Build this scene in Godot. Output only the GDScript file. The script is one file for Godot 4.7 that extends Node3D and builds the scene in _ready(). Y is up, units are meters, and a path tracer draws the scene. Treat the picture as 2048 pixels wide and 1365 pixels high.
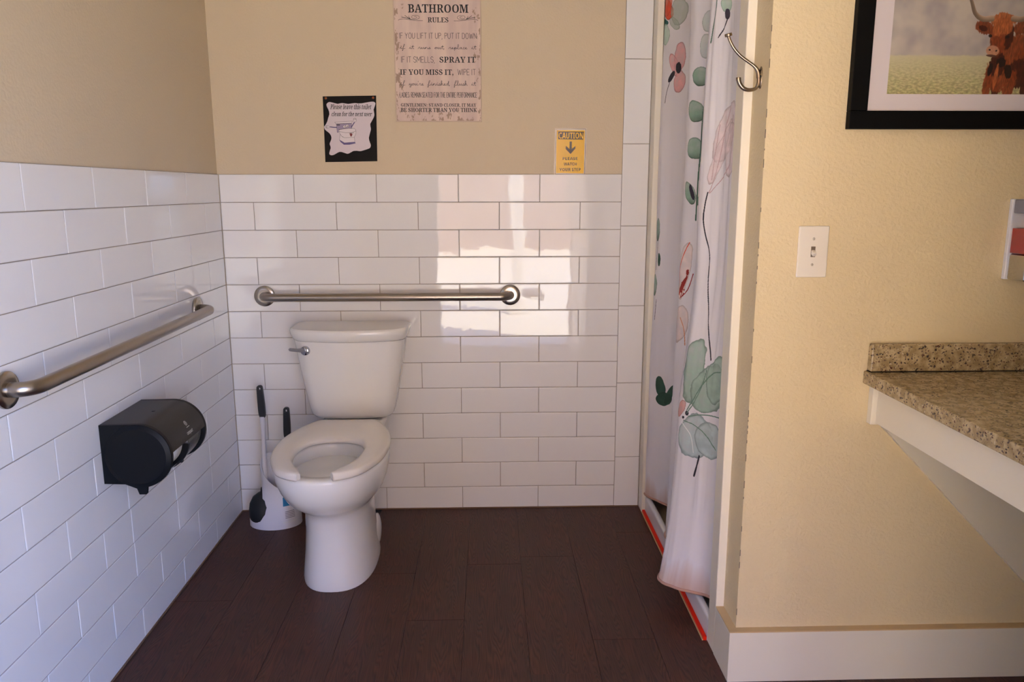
extends Node3D
# A small public bathroom: toilet in a tiled corner, shower opening with a curtain, vanity counter on a yellow wall.
# Axes: x to the right along the back wall, y up, z from the back wall towards the door. Metres.

var M := {}
var tile_cache := {}
var fonts := {}

func _ready():
	# ---------- camera, sky, sun, exposure
	var cam := Camera3D.new(); cam.name = "camera"
	cam.position = Vector3(1.00141, 1.27184, 2.96044)
	cam.rotation_order = EULER_ORDER_YXZ
	cam.rotation = Vector3(-0.193183, -0.029678, -0.000979)
	cam.fov = 47.671; cam.near = 0.03; cam.far = 200.0; cam.current = true
	add_child(cam)
	var sm := ProceduralSkyMaterial.new()
	sm.sky_top_color = Color(0.34, 0.50, 0.82); sm.sky_horizon_color = Color(0.66, 0.76, 0.92)
	sm.ground_bottom_color = Color(0.42, 0.38, 0.33); sm.ground_horizon_color = Color(0.55, 0.52, 0.48)
	sm.sky_energy_multiplier = 3.3; sm.ground_energy_multiplier = 2.0
	var sky := Sky.new(); sky.sky_material = sm
	var env := Environment.new()
	env.background_mode = Environment.BG_SKY; env.sky = sky
	env.tonemap_mode = Environment.TONE_MAPPER_LINEAR; env.tonemap_exposure = 1.62
	env.sdfgi_enabled = true; env.ssao_enabled = true; env.ssil_enabled = true
	var we := WorldEnvironment.new(); we.name = "world"; we.environment = env; add_child(we)
	var sun := DirectionalLight3D.new(); sun.name = "sun"
	sun.light_color = Color(1.0, 0.965, 0.885); sun.light_energy = 15.0; sun.light_angular_distance = 0.6
	sun.shadow_enabled = true; sun.sky_mode = DirectionalLight3D.SKY_MODE_LIGHT_ONLY
	add_child(sun)
	sun.look_at_from_position(Vector3.ZERO, Vector3(-0.75, -0.75, 0.30))

	materials()
	# ---------- setting
	back_wall(); left_wall(); partition(); floor_planks(); shell(); shower(); door_leaf(); outside()
	# ---------- things
	toilet(); brush_caddy(); paper_dispenser()
	grab_bar("grab_bar", "long brushed steel grab bar on the tiled wall behind the toilet", Vector3(0.145, 0.875, 0), Vector3(1.082, 0.875, 0), Vector3(0, 0, 1))
	grab_bar("grab_bar", "brushed steel grab bar on the side wall above the black paper dispenser", Vector3(0, 0.868, 1.388), Vector3(0, 0.874, 0.318), Vector3(1, 0, 0))
	curtain(); hook(); light_switch(); counter(); picture(); soap_dispenser()
	rules_sign(); toilet_poster(); caution_sign()

# ======================================================================= helpers
func st0() -> SurfaceTool:
	var s := SurfaceTool.new(); s.begin(Mesh.PRIMITIVE_TRIANGLES); return s

func q4(s: SurfaceTool, a: Vector3, b: Vector3, c: Vector3, d: Vector3):   # counter-clockwise seen from the front
	for p in [a, c, b, a, d, c]: s.add_vertex(p)

func bx(s: SurfaceTool, lo: Vector3, hi: Vector3):
	s.set_smooth_group(-1)
	var p := func(i): return Vector3(hi.x if i & 1 else lo.x, hi.y if i & 2 else lo.y, hi.z if i & 4 else lo.z)
	for f in [[4, 5, 7, 6], [1, 0, 2, 3], [5, 1, 3, 7], [0, 4, 6, 2], [6, 7, 3, 2], [0, 1, 5, 4]]:
		q4(s, p.call(f[0]), p.call(f[1]), p.call(f[2]), p.call(f[3]))

func done(s: SurfaceTool) -> ArrayMesh:
	s.generate_normals(); return s.commit()

func box(lo: Vector3, hi: Vector3) -> ArrayMesh:
	var s := st0(); bx(s, lo, hi); return done(s)

func boxes(list: Array) -> ArrayMesh:
	var s := st0()
	for b in list: bx(s, b[0], b[1])
	return done(s)

func rbox(lo: Vector3, hi: Vector3, r: float, seg := 2) -> ArrayMesh:       # box with rounded edges
	var h := (hi - lo) / 2.0; var c := (hi + lo) / 2.0
	r = minf(r, minf(h.x, minf(h.y, h.z)) * 0.999)
	var s := st0(); s.set_smooth_group(0)
	var axis := func(v: float) -> Array:
		var a := []
		for i in range(seg, -1, -1): a.append(-(v - r) - r * tan(i * PI / 4 / seg))
		for i in range(0, seg + 1): a.append(v - r + r * tan(i * PI / 4 / seg))
		return a
	var put := func(p: Vector3):
		var inn := Vector3(clampf(p.x, -h.x + r, h.x - r), clampf(p.y, -h.y + r, h.y - r), clampf(p.z, -h.z + r, h.z - r))
		var d := (p - inn).normalized()
		s.set_normal(d); s.add_vertex(c + inn + d * r)
	for ax in 3:
		var u := (ax + 1) % 3; var v := (ax + 2) % 3
		var A: Array = axis.call(h[u]); var B: Array = axis.call(h[v])
		for sg in [-1, 1]:
			for i in A.size() - 1:
				for j in B.size() - 1:
					var pt := func(x, y):
						var p := Vector3(); p[ax] = sg * h[ax]; p[u] = A[x]; p[v] = B[y]; return p
					var k = [pt.call(i, j), pt.call(i + 1, j), pt.call(i + 1, j + 1), pt.call(i, j + 1)]
					var o = [0, 2, 1, 0, 3, 2] if sg > 0 else [0, 1, 2, 0, 2, 3]
					for n in o: put.call(k[n])
	return s.commit()

func emit(tris: Array, groups: Array) -> ArrayMesh:      # closed shape: turned so that its volume is positive
	var vol := 0.0
	var o: Vector3 = tris[0]
	for i in range(0, tris.size(), 3): vol += (tris[i] - o).dot((tris[i + 1] - o).cross(tris[i + 2] - o))
	var s := st0()
	for i in range(0, tris.size(), 3):
		s.set_smooth_group(groups[i / 3])
		if vol > 0: s.add_vertex(tris[i]); s.add_vertex(tris[i + 2]); s.add_vertex(tris[i + 1])
		else: s.add_vertex(tris[i]); s.add_vertex(tris[i + 1]); s.add_vertex(tris[i + 2])
	return done(s)

func loft(rings: Array, breaks := [], caps := 3, wrap := true) -> ArrayMesh:
	var t := []; var g := []; var grp := 0
	for r in rings.size() - 1:
		if r in breaks: grp += 1
		var a = rings[r]; var b = rings[r + 1]; var n: int = a.size()
		for i in (n if wrap else n - 1):
			var j := (i + 1) % n
			t.append_array([a[i], a[j], b[j], a[i], b[j], b[i]]); g.append_array([grp, grp])
	for e in 2:
		if not caps & (1 << e): continue
		var a = rings[0] if e == 0 else rings[-1]
		var c := Vector3.ZERO
		for p in a: c += p
		c /= a.size()
		for i in a.size():
			var j: int = (i + 1) % a.size()
			if e == 0: t.append_array([c, a[j], a[i]])
			else: t.append_array([c, a[i], a[j]])
			g.append(100 + e)
	return emit(t, g)

func lathe(profile: Array, seg := 32, breaks := []) -> ArrayMesh:      # profile of Vector2(radius, height), axis y
	var rings := []
	for p in profile:
		var r := []
		for i in seg: r.append(Vector3(p.x * cos(TAU * i / seg), p.y, p.x * sin(TAU * i / seg)))
		rings.append(r)
	return loft(rings, breaks)

func tube(pts: Array, rad, seg := 16) -> ArrayMesh:
	var rings := []
	var t0: Vector3 = (pts[1] - pts[0]).normalized()
	var n := t0.cross(Vector3.UP if absf(t0.y) < 0.9 else Vector3.RIGHT).normalized()
	for i in pts.size():
		var t: Vector3 = (pts[mini(i + 1, pts.size() - 1)] - pts[maxi(i - 1, 0)]).normalized()
		n = (n - t * n.dot(t)).normalized()
		var b := t.cross(n); var r: float = rad[i] if rad is Array else rad
		var ring := []
		for k in seg: ring.append(pts[i] + (n * cos(TAU * k / seg) + b * sin(TAU * k / seg)) * r)
		rings.append(ring)
	return loft(rings)

func prism(poly: PackedVector2Array, z0: float, z1: float) -> ArrayMesh:
	var t := []; var g := []
	var ix := Geometry2D.triangulate_polygon(poly)
	if Geometry2D.is_polygon_clockwise(poly) : poly.reverse(); ix = Geometry2D.triangulate_polygon(poly)
	for k in range(0, ix.size(), 3):
		var a := poly[ix[k]]; var b := poly[ix[k + 1]]; var c := poly[ix[k + 2]]
		if (b - a).cross(c - a) < 0: var w := b; b = c; c = w
		t.append_array([Vector3(a.x, a.y, z1), Vector3(b.x, b.y, z1), Vector3(c.x, c.y, z1), Vector3(a.x, a.y, z0), Vector3(c.x, c.y, z0), Vector3(b.x, b.y, z0)])
		g.append_array([-1, -1])
	for i in poly.size():
		var a := poly[i]; var b := poly[(i + 1) % poly.size()]
		t.append_array([Vector3(a.x, a.y, z0), Vector3(b.x, b.y, z0), Vector3(b.x, b.y, z1), Vector3(a.x, a.y, z0), Vector3(b.x, b.y, z1), Vector3(a.x, a.y, z1)])
		g.append_array([-1, -1])
	return emit(t, g)

func smooth2(p: Array, n := 4, closed := true) -> PackedVector2Array:
	var out := PackedVector2Array(); var c := p.size()
	for i in (c if closed else c - 1):
		for k in n:
			var g := func(j): return p[(j + c) % c] if closed else p[clampi(j, 0, c - 1)]
			out.append((g.call(i) as Vector2).cubic_interpolate(g.call(i + 1), g.call(i - 1), g.call(i + 2), k / float(n)))
	if not closed: out.append(p[-1])
	return out

func smooth3(p: Array, n := 6) -> Array:
	var out := []
	for i in p.size() - 1:
		for k in n:
			out.append((p[i] as Vector3).cubic_interpolate(p[i + 1], p[maxi(i - 1, 0)], p[mini(i + 2, p.size() - 1)], k / float(n)))
	out.append(p[-1])
	return out

func flat(s: SurfaceTool, poly: PackedVector2Array, z: float):          # print: a flat figure facing +z
	s.set_smooth_group(-1)
	var ix := Geometry2D.triangulate_polygon(poly)
	for k in range(0, ix.size(), 3):
		var a := poly[ix[k]]; var b := poly[ix[k + 1]]; var c := poly[ix[k + 2]]
		if (b - a).cross(c - a) < 0: var w := b; b = c; c = w
		for v in [a, c, b]: s.add_vertex(Vector3(v.x, v.y, z))

func line(s: SurfaceTool, p: PackedVector2Array, w: float, z: float):   # print: a stroke of even width
	s.set_smooth_group(-1)
	for i in p.size() - 1:
		var d := (p[i + 1] - p[i]).normalized() * w / 2; var n := Vector2(-d.y, d.x)
		var a := p[i] - d * 0.6; var b := p[i + 1] + d * 0.6
		q4(s, Vector3(a.x - n.x, a.y - n.y, z), Vector3(b.x - n.x, b.y - n.y, z), Vector3(b.x + n.x, b.y + n.y, z), Vector3(a.x + n.x, a.y + n.y, z))

func disc(c: Vector2, rx: float, ry := 0.0, n := 20) -> PackedVector2Array:
	var o := PackedVector2Array()
	for i in n: o.append(c + Vector2(cos(TAU * i / n) * rx, sin(TAU * i / n) * (ry if ry > 0 else rx)))
	return o

func font(which: String) -> SystemFont:
	if not fonts.has(which):
		var f := SystemFont.new(); f.font_names = PackedStringArray([which.trim_suffix(" Bold")])
		f.font_weight = 700 if which.ends_with("Bold") else 400
		fonts[which] = f
	return fonts[which]

func text(s: SurfaceTool, words: String, which: String, lo: Vector2, hi: Vector2, z: float, lean := 0.0):   # lettering that fills the box lo..hi
	var t := TextMesh.new(); t.font = font(which); t.font_size = 48; t.pixel_size = 0.01; t.depth = 0.0; t.curve_step = 1.0; t.text = words
	var arr := t.get_mesh_arrays() if t.get_surface_count() == 0 else t.surface_get_arrays(0)
	var v: PackedVector3Array = arr[Mesh.ARRAY_VERTEX]; var ix = arr[Mesh.ARRAY_INDEX]
	var a := Vector2(1e9, 1e9); var b := -a
	for p in v: a = a.min(Vector2(p.x + lean * p.y, p.y)); b = b.max(Vector2(p.x + lean * p.y, p.y))
	var n: int = ix.size() if ix else v.size()
	s.set_smooth_group(-1)
	for i in range(0, n, 3):
		var w := []
		for k in 3:
			var p := v[ix[i + k]] if ix else v[i + k]
			var u := (Vector2(p.x + lean * p.y, p.y) - a) / (b - a)
			w.append(Vector3(lerpf(lo.x, hi.x, u.x), lerpf(lo.y, hi.y, u.y), z))
		if (w[1] - w[0]).cross(w[2] - w[0]).z > 0: var y = w[1]; w[1] = w[2]; w[2] = y
		for k in 3: s.add_vertex(w[k])

const THIN := {"A": "4;0,0 2,6 4,0|.7,2 3.3,2", "C": "3.6;3.6,5 2.6,6 1,6 0,4.6 0,1.4 1,0 2.6,0 3.6,1", "D": "3.8;0,0 0,6 2,6 3.8,4.5 3.8,1.5 2,0 0,0", "E": "3.2;3.2,0 0,0 0,6 3.2,6|0,3 2.6,3", "F": "3;0,0 0,6 3,6|0,3.2 2.5,3.2", "H": "3.6;0,0 0,6|3.6,0 3.6,6|0,3 3.6,3", "I": ".2;0,0 0,6", "L": "3;0,6 0,0 3,0", "M": "4.6;0,0 0,6 2.3,2 4.6,6 4.6,0", "N": "3.8;0,0 0,6 3.8,0 3.8,6", "O": "4;1.2,0 0,1.6 0,4.4 1.2,6 2.8,6 4,4.4 4,1.6 2.8,0 1.2,0", "P": "3.2;0,0 0,6 2.2,6 3.2,5.2 3.2,3.8 2.2,3 0,3", "R": "3.4;0,0 0,6 2.2,6 3.2,5.2 3.2,3.8 2.2,3 0,3|1.6,3 3.4,0", "S": "3.2;0,1 1,0 2.2,0 3.2,1 3.2,2.4 0,3.8 0,5 1,6 2.2,6 3.2,5", "T": "3.6;1.8,0 1.8,6|0,6 3.6,6", "U": "3.8;0,6 0,1.4 1.2,0 2.6,0 3.8,1.4 3.8,6", "W": "5.6;0,6 1.4,0 2.8,5 4.2,0 5.6,6", "Y": "3.8;0,6 1.9,3 3.8,6|1.9,3 1.9,0", ",": ".6;.4,.3 0,-1", ":": ".4;.1,.4 .1,.9|.1,3 .1,3.5"}
const SCRIPT := {"i": "1.4;0,0 .6,1.9 .7,.3 1.1,0 1.4,.2|.75,2.8 .9,3.1", "f": "1.8;0,0 1,2.5 1.6,4.6 1.3,5 .8,3.4 .4,-1.6 .1,-2 .2,-1.2 1,.2 1.8,.2", "t": "1.5;0,0 .9,3.8 .8,.4 1.1,0 1.5,.2|.1,2.5 1.6,2.7", "r": "1.7;0,0 .6,1.9 1.2,1.8 1.1,.4 1.4,0 1.7,.2", "u": "2.2;0,0 .5,1.9 .5,.4 .9,0 1.6,1.9 1.6,.3 1.9,0 2.2,.2", "n": "2.2;0,0 .4,1.9 .4,0 .9,1.6 1.3,1.9 1.5,1.4 1.6,.2 1.9,0 2.2,.2", "s": "1.4;0,0 .8,2 1.1,.8 .8,0 .3,.1 1.4,.2", "o": "1.7;0,.2 .3,1.4 .9,1.9 1.3,1 .8,0 .3,.5 .5,1.6 1.2,1.7 1.7,1.5", "e": "1.5;0,.2 .9,1 .8,1.8 .4,1.6 .3,.5 .8,0 1.5,.3", "p": "1.8;0,0 .5,1.9 .2,-2 .6,1 1.1,1.9 1.5,1.2 1.1,.1 .7,.2 1.8,.2", "l": "1.3;0,0 .9,3 .9,4.8 .5,4.6 .5,.6 .9,0 1.3,.2", "a": "2;1.3,1.7 .7,1.9 .3,1 .5,.1 1,.5 1.4,1.8 1.4,.3 1.7,0 2,.2", "c": "1.4;1.3,1.6 .8,1.9 .3,1 .6,0 1.4,.3", "y": "1.8;0,0 .4,1.9 .5,.5 .9,.3 1.4,1.9 1.2,-1.6 .7,-2 .5,-1.4 1.8,.2", "'": ".5;.2,4.6 .1,3.6", "h": "2;0,0 .9,3.2 .8,4.8 .5,4.4 .4,0 .8,1.5 1.2,1.9 1.4,1.3 1.4,.3 1.7,0 2,.2", "d": "2;1.3,1.7 .7,1.9 .3,1 .5,.1 1,.5 1.7,4.8 1.5,.4 1.7,0 2,.2", ",": ".6;.3,.3 0,-.7"}

func strokes(s: SurfaceTool, words: String, glyphs: Dictionary, lo: Vector2, hi: Vector2, w: float, z: float, gap := 1.2, low := 0.0, high := 6.0):
	var all := []; var x := 0.0
	for ch in words:
		if ch == " ": x += 2.4; continue
		var g: PackedStringArray = glyphs[ch].split(";")
		for part_ in g[1].split("|"):
			var pl := PackedVector2Array()
			for c in part_.split(" "):
				var n := c.split(","); pl.append(Vector2(x + n[0].to_float(), n[1].to_float()))
			all.append(pl)
		x += g[0].to_float() + gap
	x -= gap
	for pl in all:
		var o := PackedVector2Array()
		for p in (smooth2(Array(pl), 3, false) if glyphs == SCRIPT else pl): o.append(Vector2(lerpf(lo.x, hi.x, p.x / x), lerpf(lo.y, hi.y, (p.y - low) / (high - low))))
		line(s, o, w, z)

func mat(albedo: Color, rough := 0.6, metal := 0.0, spec := 0.5) -> StandardMaterial3D:
	var m := StandardMaterial3D.new(); m.albedo_color = albedo; m.roughness = rough; m.metallic = metal; m.metallic_specular = spec
	return m

func noise_tex(freq: float, seed_: int, size := 512, bump := 0.0, ramp: Gradient = null, kind := FastNoiseLite.TYPE_SIMPLEX_SMOOTH) -> NoiseTexture2D:
	var n := FastNoiseLite.new(); n.seed = seed_; n.frequency = freq; n.noise_type = kind; n.fractal_octaves = 4
	var t := NoiseTexture2D.new(); t.width = size; t.height = size; t.seamless = true; t.noise = n
	if bump > 0: t.as_normal_map = true; t.bump_strength = bump
	if ramp: t.color_ramp = ramp
	return t

func ramp(cols: Array) -> Gradient:
	var g := Gradient.new(); g.offsets = PackedFloat32Array(); g.colors = PackedColorArray()
	var of := PackedFloat32Array(); var cs := PackedColorArray()
	for c in cols: of.append(c[0]); cs.append(c[1])
	g.offsets = of; g.colors = cs
	return g

func tri_world(m: StandardMaterial3D, scale_: Vector3):
	m.uv1_triplanar = true; m.uv1_world_triplanar = true; m.uv1_scale = scale_; m.uv1_triplanar_sharpness = 6.0

func tag(o: Node, label := "", category := "", group := "", kind := ""):
	if label: o.set_meta("label", label)
	if category: o.set_meta("category", category)
	if group: o.set_meta("group", group)
	if kind: o.set_meta("kind", kind)

func thing(called: String, label: String, category: String, at := Vector3.ZERO) -> Node3D:
	var o := Node3D.new(); o.name = numbered(called); o.position = at; tag(o, label, category); add_child(o); return o

func numbered(called: String) -> String:
	if not has_node(called): return called
	var i := 1
	while has_node("%s_%03d" % [called, i]): i += 1
	return "%s_%03d" % [called, i]

var counts := {}
func part(parent: Node, called: String, mesh: Mesh, m: Material, at := Transform3D.IDENTITY, label := "") -> MeshInstance3D:
	var o := MeshInstance3D.new(); o.mesh = mesh; o.material_override = m; o.transform = at
	var key := "%d/%s" % [parent.get_instance_id(), called]
	var n: int = counts.get(key, 0); counts[key] = n + 1
	o.name = called if n == 0 else "%s_%03d" % [called, n]
	if label: o.set_meta("label", label)
	parent.add_child(o, true)
	return o

func struct(called: String, mesh: Mesh, m: Material, label: String, category: String) -> MeshInstance3D:
	var o := MeshInstance3D.new(); o.name = called; o.mesh = mesh; o.material_override = m
	tag(o, label, category, "", "structure"); add_child(o); return o

func at(p: Vector3) -> Transform3D: return Transform3D(Basis.IDENTITY, p)

func aim(p: Vector3, y_axis: Vector3) -> Transform3D:       # a lathed shape stood along y_axis
	var y := y_axis.normalized(); var x := y.cross(Vector3.FORWARD if absf(y.z) < 0.9 else Vector3.UP).normalized()
	return Transform3D(Basis(x, y, x.cross(y)), p)

# ======================================================================= materials
func materials():
	var t := mat(Color(0.905, 0.895, 0.885), 0.018)
	t.normal_enabled = true; t.normal_texture = noise_tex(0.006, 5, 512, 6.0); t.normal_scale = 0.025; tri_world(t, Vector3.ONE * 2.2)
	M.tile = t
	M.grout = mat(Color(0.56, 0.52, 0.46), 0.9)
	var p := mat(Color(0.815, 0.742, 0.625), 0.62)
	p.normal_enabled = true; p.normal_texture = noise_tex(0.05, 11, 512, 8.0); p.normal_scale = 0.12; tri_world(p, Vector3.ONE * 3.5)
	M.paint = p
	var pr := mat(Color(0.862, 0.787, 0.632), 0.55)
	pr.normal_enabled = true; pr.normal_texture = noise_tex(0.03, 12, 512, 10.0); pr.normal_scale = 0.25; tri_world(pr, Vector3.ONE * 5.5)
	M.paint_right = pr
	M.tan_edge = mat(Color(0.80, 0.68, 0.49), 0.5)
	M.white_trim = mat(Color(0.90, 0.87, 0.80), 0.38)
	M.ceiling = mat(Color(0.86, 0.83, 0.78), 0.85)
	M.china = mat(Color(0.90, 0.89, 0.87), 0.03)
	M.seat = mat(Color(0.90, 0.87, 0.83), 0.22)
	var b := mat(Color(0.62, 0.585, 0.545), 0.30, 1.0)
	M.steel = b
	M.flange = mat(Color(0.68, 0.65, 0.61), 0.24, 1.0)
	M.chrome = mat(Color(0.72, 0.72, 0.74), 0.10, 1.0)
	M.nickel = mat(Color(0.60, 0.54, 0.47), 0.26, 1.0)
	M.black = mat(Color(0.10, 0.092, 0.09), 0.34, 0.0, 0.36)
	M.black_cap = mat(Color(0.06, 0.066, 0.075), 0.42, 0.0, 0.28)
	M.rubber = mat(Color(0.09, 0.10, 0.105), 0.65)
	M.grip = mat(Color(0.10, 0.115, 0.13), 0.5)
	M.white_plastic = mat(Color(0.88, 0.875, 0.90), 0.4)
	M.ivory = mat(Color(0.90, 0.865, 0.81), 0.35)
	M.paper = mat(Color(0.90, 0.90, 0.90), 0.9)
	M.red_tape = mat(Color(0.91, 0.15, 0.035), 0.45, 0.0, 0.3)
	M.acrylic = mat(Color(0.86, 0.855, 0.86), 0.2)
	M.beige = mat(Color(0.66, 0.61, 0.50), 0.5)
	M.caulk = mat(Color(0.45, 0.34, 0.25), 0.8)
	M.dark = mat(Color(0.03, 0.03, 0.03), 0.6)
	M.ink = mat(Color(0.13, 0.125, 0.125), 0.7)
	M.soft_ink = mat(Color(0.27, 0.25, 0.25), 0.7)
	M.picture_frame = mat(Color(0.03, 0.03, 0.03), 0.6, 0.0, 0.25)
	M.mat_board = mat(Color(0.84, 0.80, 0.81), 0.8)
	M.clear = mat(Color(0.85, 0.88, 0.92, 0.04), 0.05, 0.0, 0.3); M.clear.transparency = BaseMaterial3D.TRANSPARENCY_ALPHA
	M.smoke = mat(Color(0.20, 0.20, 0.20, 0.45), 0.08); M.smoke.transparency = BaseMaterial3D.TRANSPARENCY_ALPHA
	M.soap = mat(Color(0.66, 0.10, 0.01), 0.3, 0.0, 0.1)
	M.ground = mat(Color(0.79, 0.755, 0.665), 0.95)
	M.water = mat(Color(0.85, 0.88, 0.86, 0.1), 0.02); M.water.transparency = BaseMaterial3D.TRANSPARENCY_ALPHA
	M.wood = wood_material(); M.granite = granite_material()

func wood_material() -> StandardMaterial3D:
	var w := 384; var h := 1024
	var im := Image.create(w, h, false, Image.FORMAT_RGB8); var hm := Image.create(w, h, false, Image.FORMAT_L8)
	var n := FastNoiseLite.new(); n.seed = 3; n.frequency = 0.004; n.fractal_octaves = 3
	var fine := FastNoiseLite.new(); fine.seed = 9; fine.frequency = 0.02; fine.fractal_octaves = 2
	var cloud := FastNoiseLite.new(); cloud.seed = 21; cloud.frequency = 0.005
	for y in h:
		for x in w:
			var v := n.get_noise_2d(x * 1.2, y * 0.22)
			var ring := sin((v * 26.0 + x * 0.035) * TAU * 0.5) * 0.5 + 0.5
			var g := fine.get_noise_2d(x * 6.0, y * 0.35) * 0.5 + 0.5
			var k := clampf(0.55 * pow(ring, 0.6) + 0.55 * g, 0, 1)
			var red := clampf(cloud.get_noise_2d(x, y * 0.5) + 0.5, 0, 1)
			var c := Color(0.295, 0.188, 0.145).lerp(Color(0.325, 0.19, 0.14), red) * lerpf(0.66, 1.14, k)
			im.set_pixel(x, y, c); hm.set_pixel(x, y, Color(k, k, k))
	hm.bump_map_to_normal_map(2.0)
	var m := mat(Color(1, 1, 1), 0.46, 0.0, 0.38)
	m.albedo_texture = ImageTexture.create_from_image(im)
	m.normal_enabled = true; m.normal_texture = ImageTexture.create_from_image(hm); m.normal_scale = 0.35
	return m

func granite_material() -> StandardMaterial3D:
	var sz := 640
	var im := Image.create(sz, sz, false, Image.FORMAT_RGB8)
	var n := FastNoiseLite.new(); n.seed = 4; n.frequency = 0.018; n.fractal_octaves = 4
	for y in sz:
		for x in sz:
			var v := n.get_noise_2d(x, y)
			var c := Color(0.60, 0.52, 0.38).lerp(Color(0.74, 0.66, 0.52), clampf(v * 1.4 + 0.5, 0, 1))
			im.set_pixel(x, y, c)
	var r := RandomNumberGenerator.new(); r.seed = 8
	for k in 4800:
		var c := [Color(0.26, 0.22, 0.23), Color(0.20, 0.17, 0.16), Color(0.42, 0.34, 0.30), Color(0.80, 0.74, 0.64), Color(0.30, 0.16, 0.13)][[0, 0, 1, 2, 2, 3, 4, 0, 1, 2][r.randi() % 10]] as Color
		var p := Vector2(r.randf() * sz, r.randf() * sz); var rad := 1.3 + pow(r.randf(), 3.0) * 7.0; var st := r.randf_range(0.28, 0.8); var an := r.randf() * TAU
		for y in range(int(p.y - rad), int(p.y + rad) + 1):
			for x in range(int(p.x - rad), int(p.x + rad) + 1):
				var d := (Vector2(x, y) - p).rotated(an); d.y /= st
				if d.length() < rad * (0.75 + 0.5 * n.get_noise_2d(x * 9.0, y * 9.0 + k)):
					im.set_pixel(posmod(x, sz), posmod(y, sz), im.get_pixel(posmod(x, sz), posmod(y, sz)).lerp(c, 0.85))
	var m := mat(Color(1, 1, 1), 0.16)
	m.albedo_texture = ImageTexture.create_from_image(im)
	tri_world(m, Vector3.ONE * 3.0)
	return m

# ======================================================================= setting
const MOD := 0.3064
const ROW := 0.1032
const TOP := 1.3303

func tile_mesh(w: float, h: float) -> ArrayMesh:        # a glazed tile: face at z = 0, eased edges, 8 mm deep
	var key := Vector2i(roundi(w * 2000), roundi(h * 2000))
	if tile_cache.has(key): return tile_cache[key]
	var s := st0()
	var X := [-w / 2, -w / 2 + 0.003, w / 2 - 0.003, w / 2]; var Y := [-h / 2, -h / 2 + 0.003, h / 2 - 0.003, h / 2]
	var put := func(i: int, j: int):
		var nx := (1 if i == 3 else (-1 if i == 0 else 0)); var ny := (1 if j == 3 else (-1 if j == 0 else 0))
		s.set_normal(Vector3(nx * 0.7, ny * 0.7, 1).normalized())
		s.add_vertex(Vector3(X[i], Y[j], -0.0011 if nx or ny else 0.0))
	for i in 3:
		for j in 3:
			for k in [[0, 0], [1, 1], [1, 0], [0, 0], [0, 1], [1, 1]]: put.call(i + k[0], j + k[1])
	for e in 4:
		var c := [Vector2(X[0], Y[0]), Vector2(X[3], Y[0]), Vector2(X[3], Y[3]), Vector2(X[0], Y[3])]
		var a: Vector2 = c[e]; var b: Vector2 = c[(e + 1) % 4]
		var nn := Vector3(b.y - a.y, a.x - b.x, 0).normalized()
		var v := [Vector3(a.x, a.y, -0.008), Vector3(b.x, b.y, -0.008), Vector3(b.x, b.y, -0.0011), Vector3(a.x, a.y, -0.0011)]
		for k in [0, 2, 1, 0, 3, 2]: s.set_normal(nn); s.add_vertex(v[k])
	tile_cache[key] = s.commit()
	return tile_cache[key]

func tile_rows(parent: Node, offsets: Array, length: float, place: Callable, seed_: int):
	var r := RandomNumberGenerator.new(); r.seed = seed_
	for row in 13:
		var y1 := TOP - row * ROW; var y0 := maxf(TOP - (row + 1) * ROW, 0.0)
		var cuts := [0.0]
		var x: float = fposmod(offsets[row], MOD)
		if x < 0.02: x += MOD
		while x < length - 0.02: cuts.append(x); x += MOD
		if parent.name == "wall_left" and row == 9: cuts = [0.0, 0.298, 0.604, 0.910, 1.064, 1.3704, 1.6768, 1.9832, 2.2896, 2.596, 2.9]
		cuts.append(length)
		for k in cuts.size() - 1:
			var a: float = cuts[k] + 0.001; var b: float = cuts[k + 1] - 0.001
			var tr: Transform3D = place.call((a + b) / 2, (y0 + y1) / 2)
			tr.basis = tr.basis * Basis.from_euler(Vector3(r.randf_range(-0.003, 0.003), r.randf_range(-0.003, 0.003), 0))
			part(parent, "tile", tile_mesh(b - a, y1 - y0 - 0.002), M.tile, tr)

func back_wall():
	var w := struct("wall_back", box(Vector3(-0.15, 0, -0.16), Vector3(2.75, 2.45, -0.006)), M.paint, "tan painted wall behind the toilet with a white tiled lower half", "wall")
	part(w, "grout", box(Vector3(0, 0, -0.006), Vector3(1.606, TOP, -0.0022)), M.grout)
	part(w, "grout", box(Vector3(1.5045, TOP, -0.006), Vector3(1.606, 2.449, -0.0022)), M.grout)
	var offs := []
	for row in 13: offs.append([0.2755, 0.1225][row % 2])
	tile_rows(w, offs, 1.5045, func(x, y): return Transform3D(Basis.IDENTITY, Vector3(x, y, 0)), 1)
	var ys := [0.0, 0.212, 0.52, 0.829, 1.137, 1.441, 1.743, 2.05, 2.356, 2.449]
	for k in ys.size() - 1:
		part(w, "edge_tile", tile_mesh(0.0985, ys[k + 1] - ys[k] - 0.002), M.tile, at(Vector3(1.5545, (ys[k] + ys[k + 1]) / 2, 0.0008)))
	struct("trim_1", box(Vector3(0.003, 0.0, 0.0), Vector3(1.604, 0.004, 0.004)), M.caulk, "thin brown caulk line under the tiles behind the toilet", "caulk")

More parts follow.
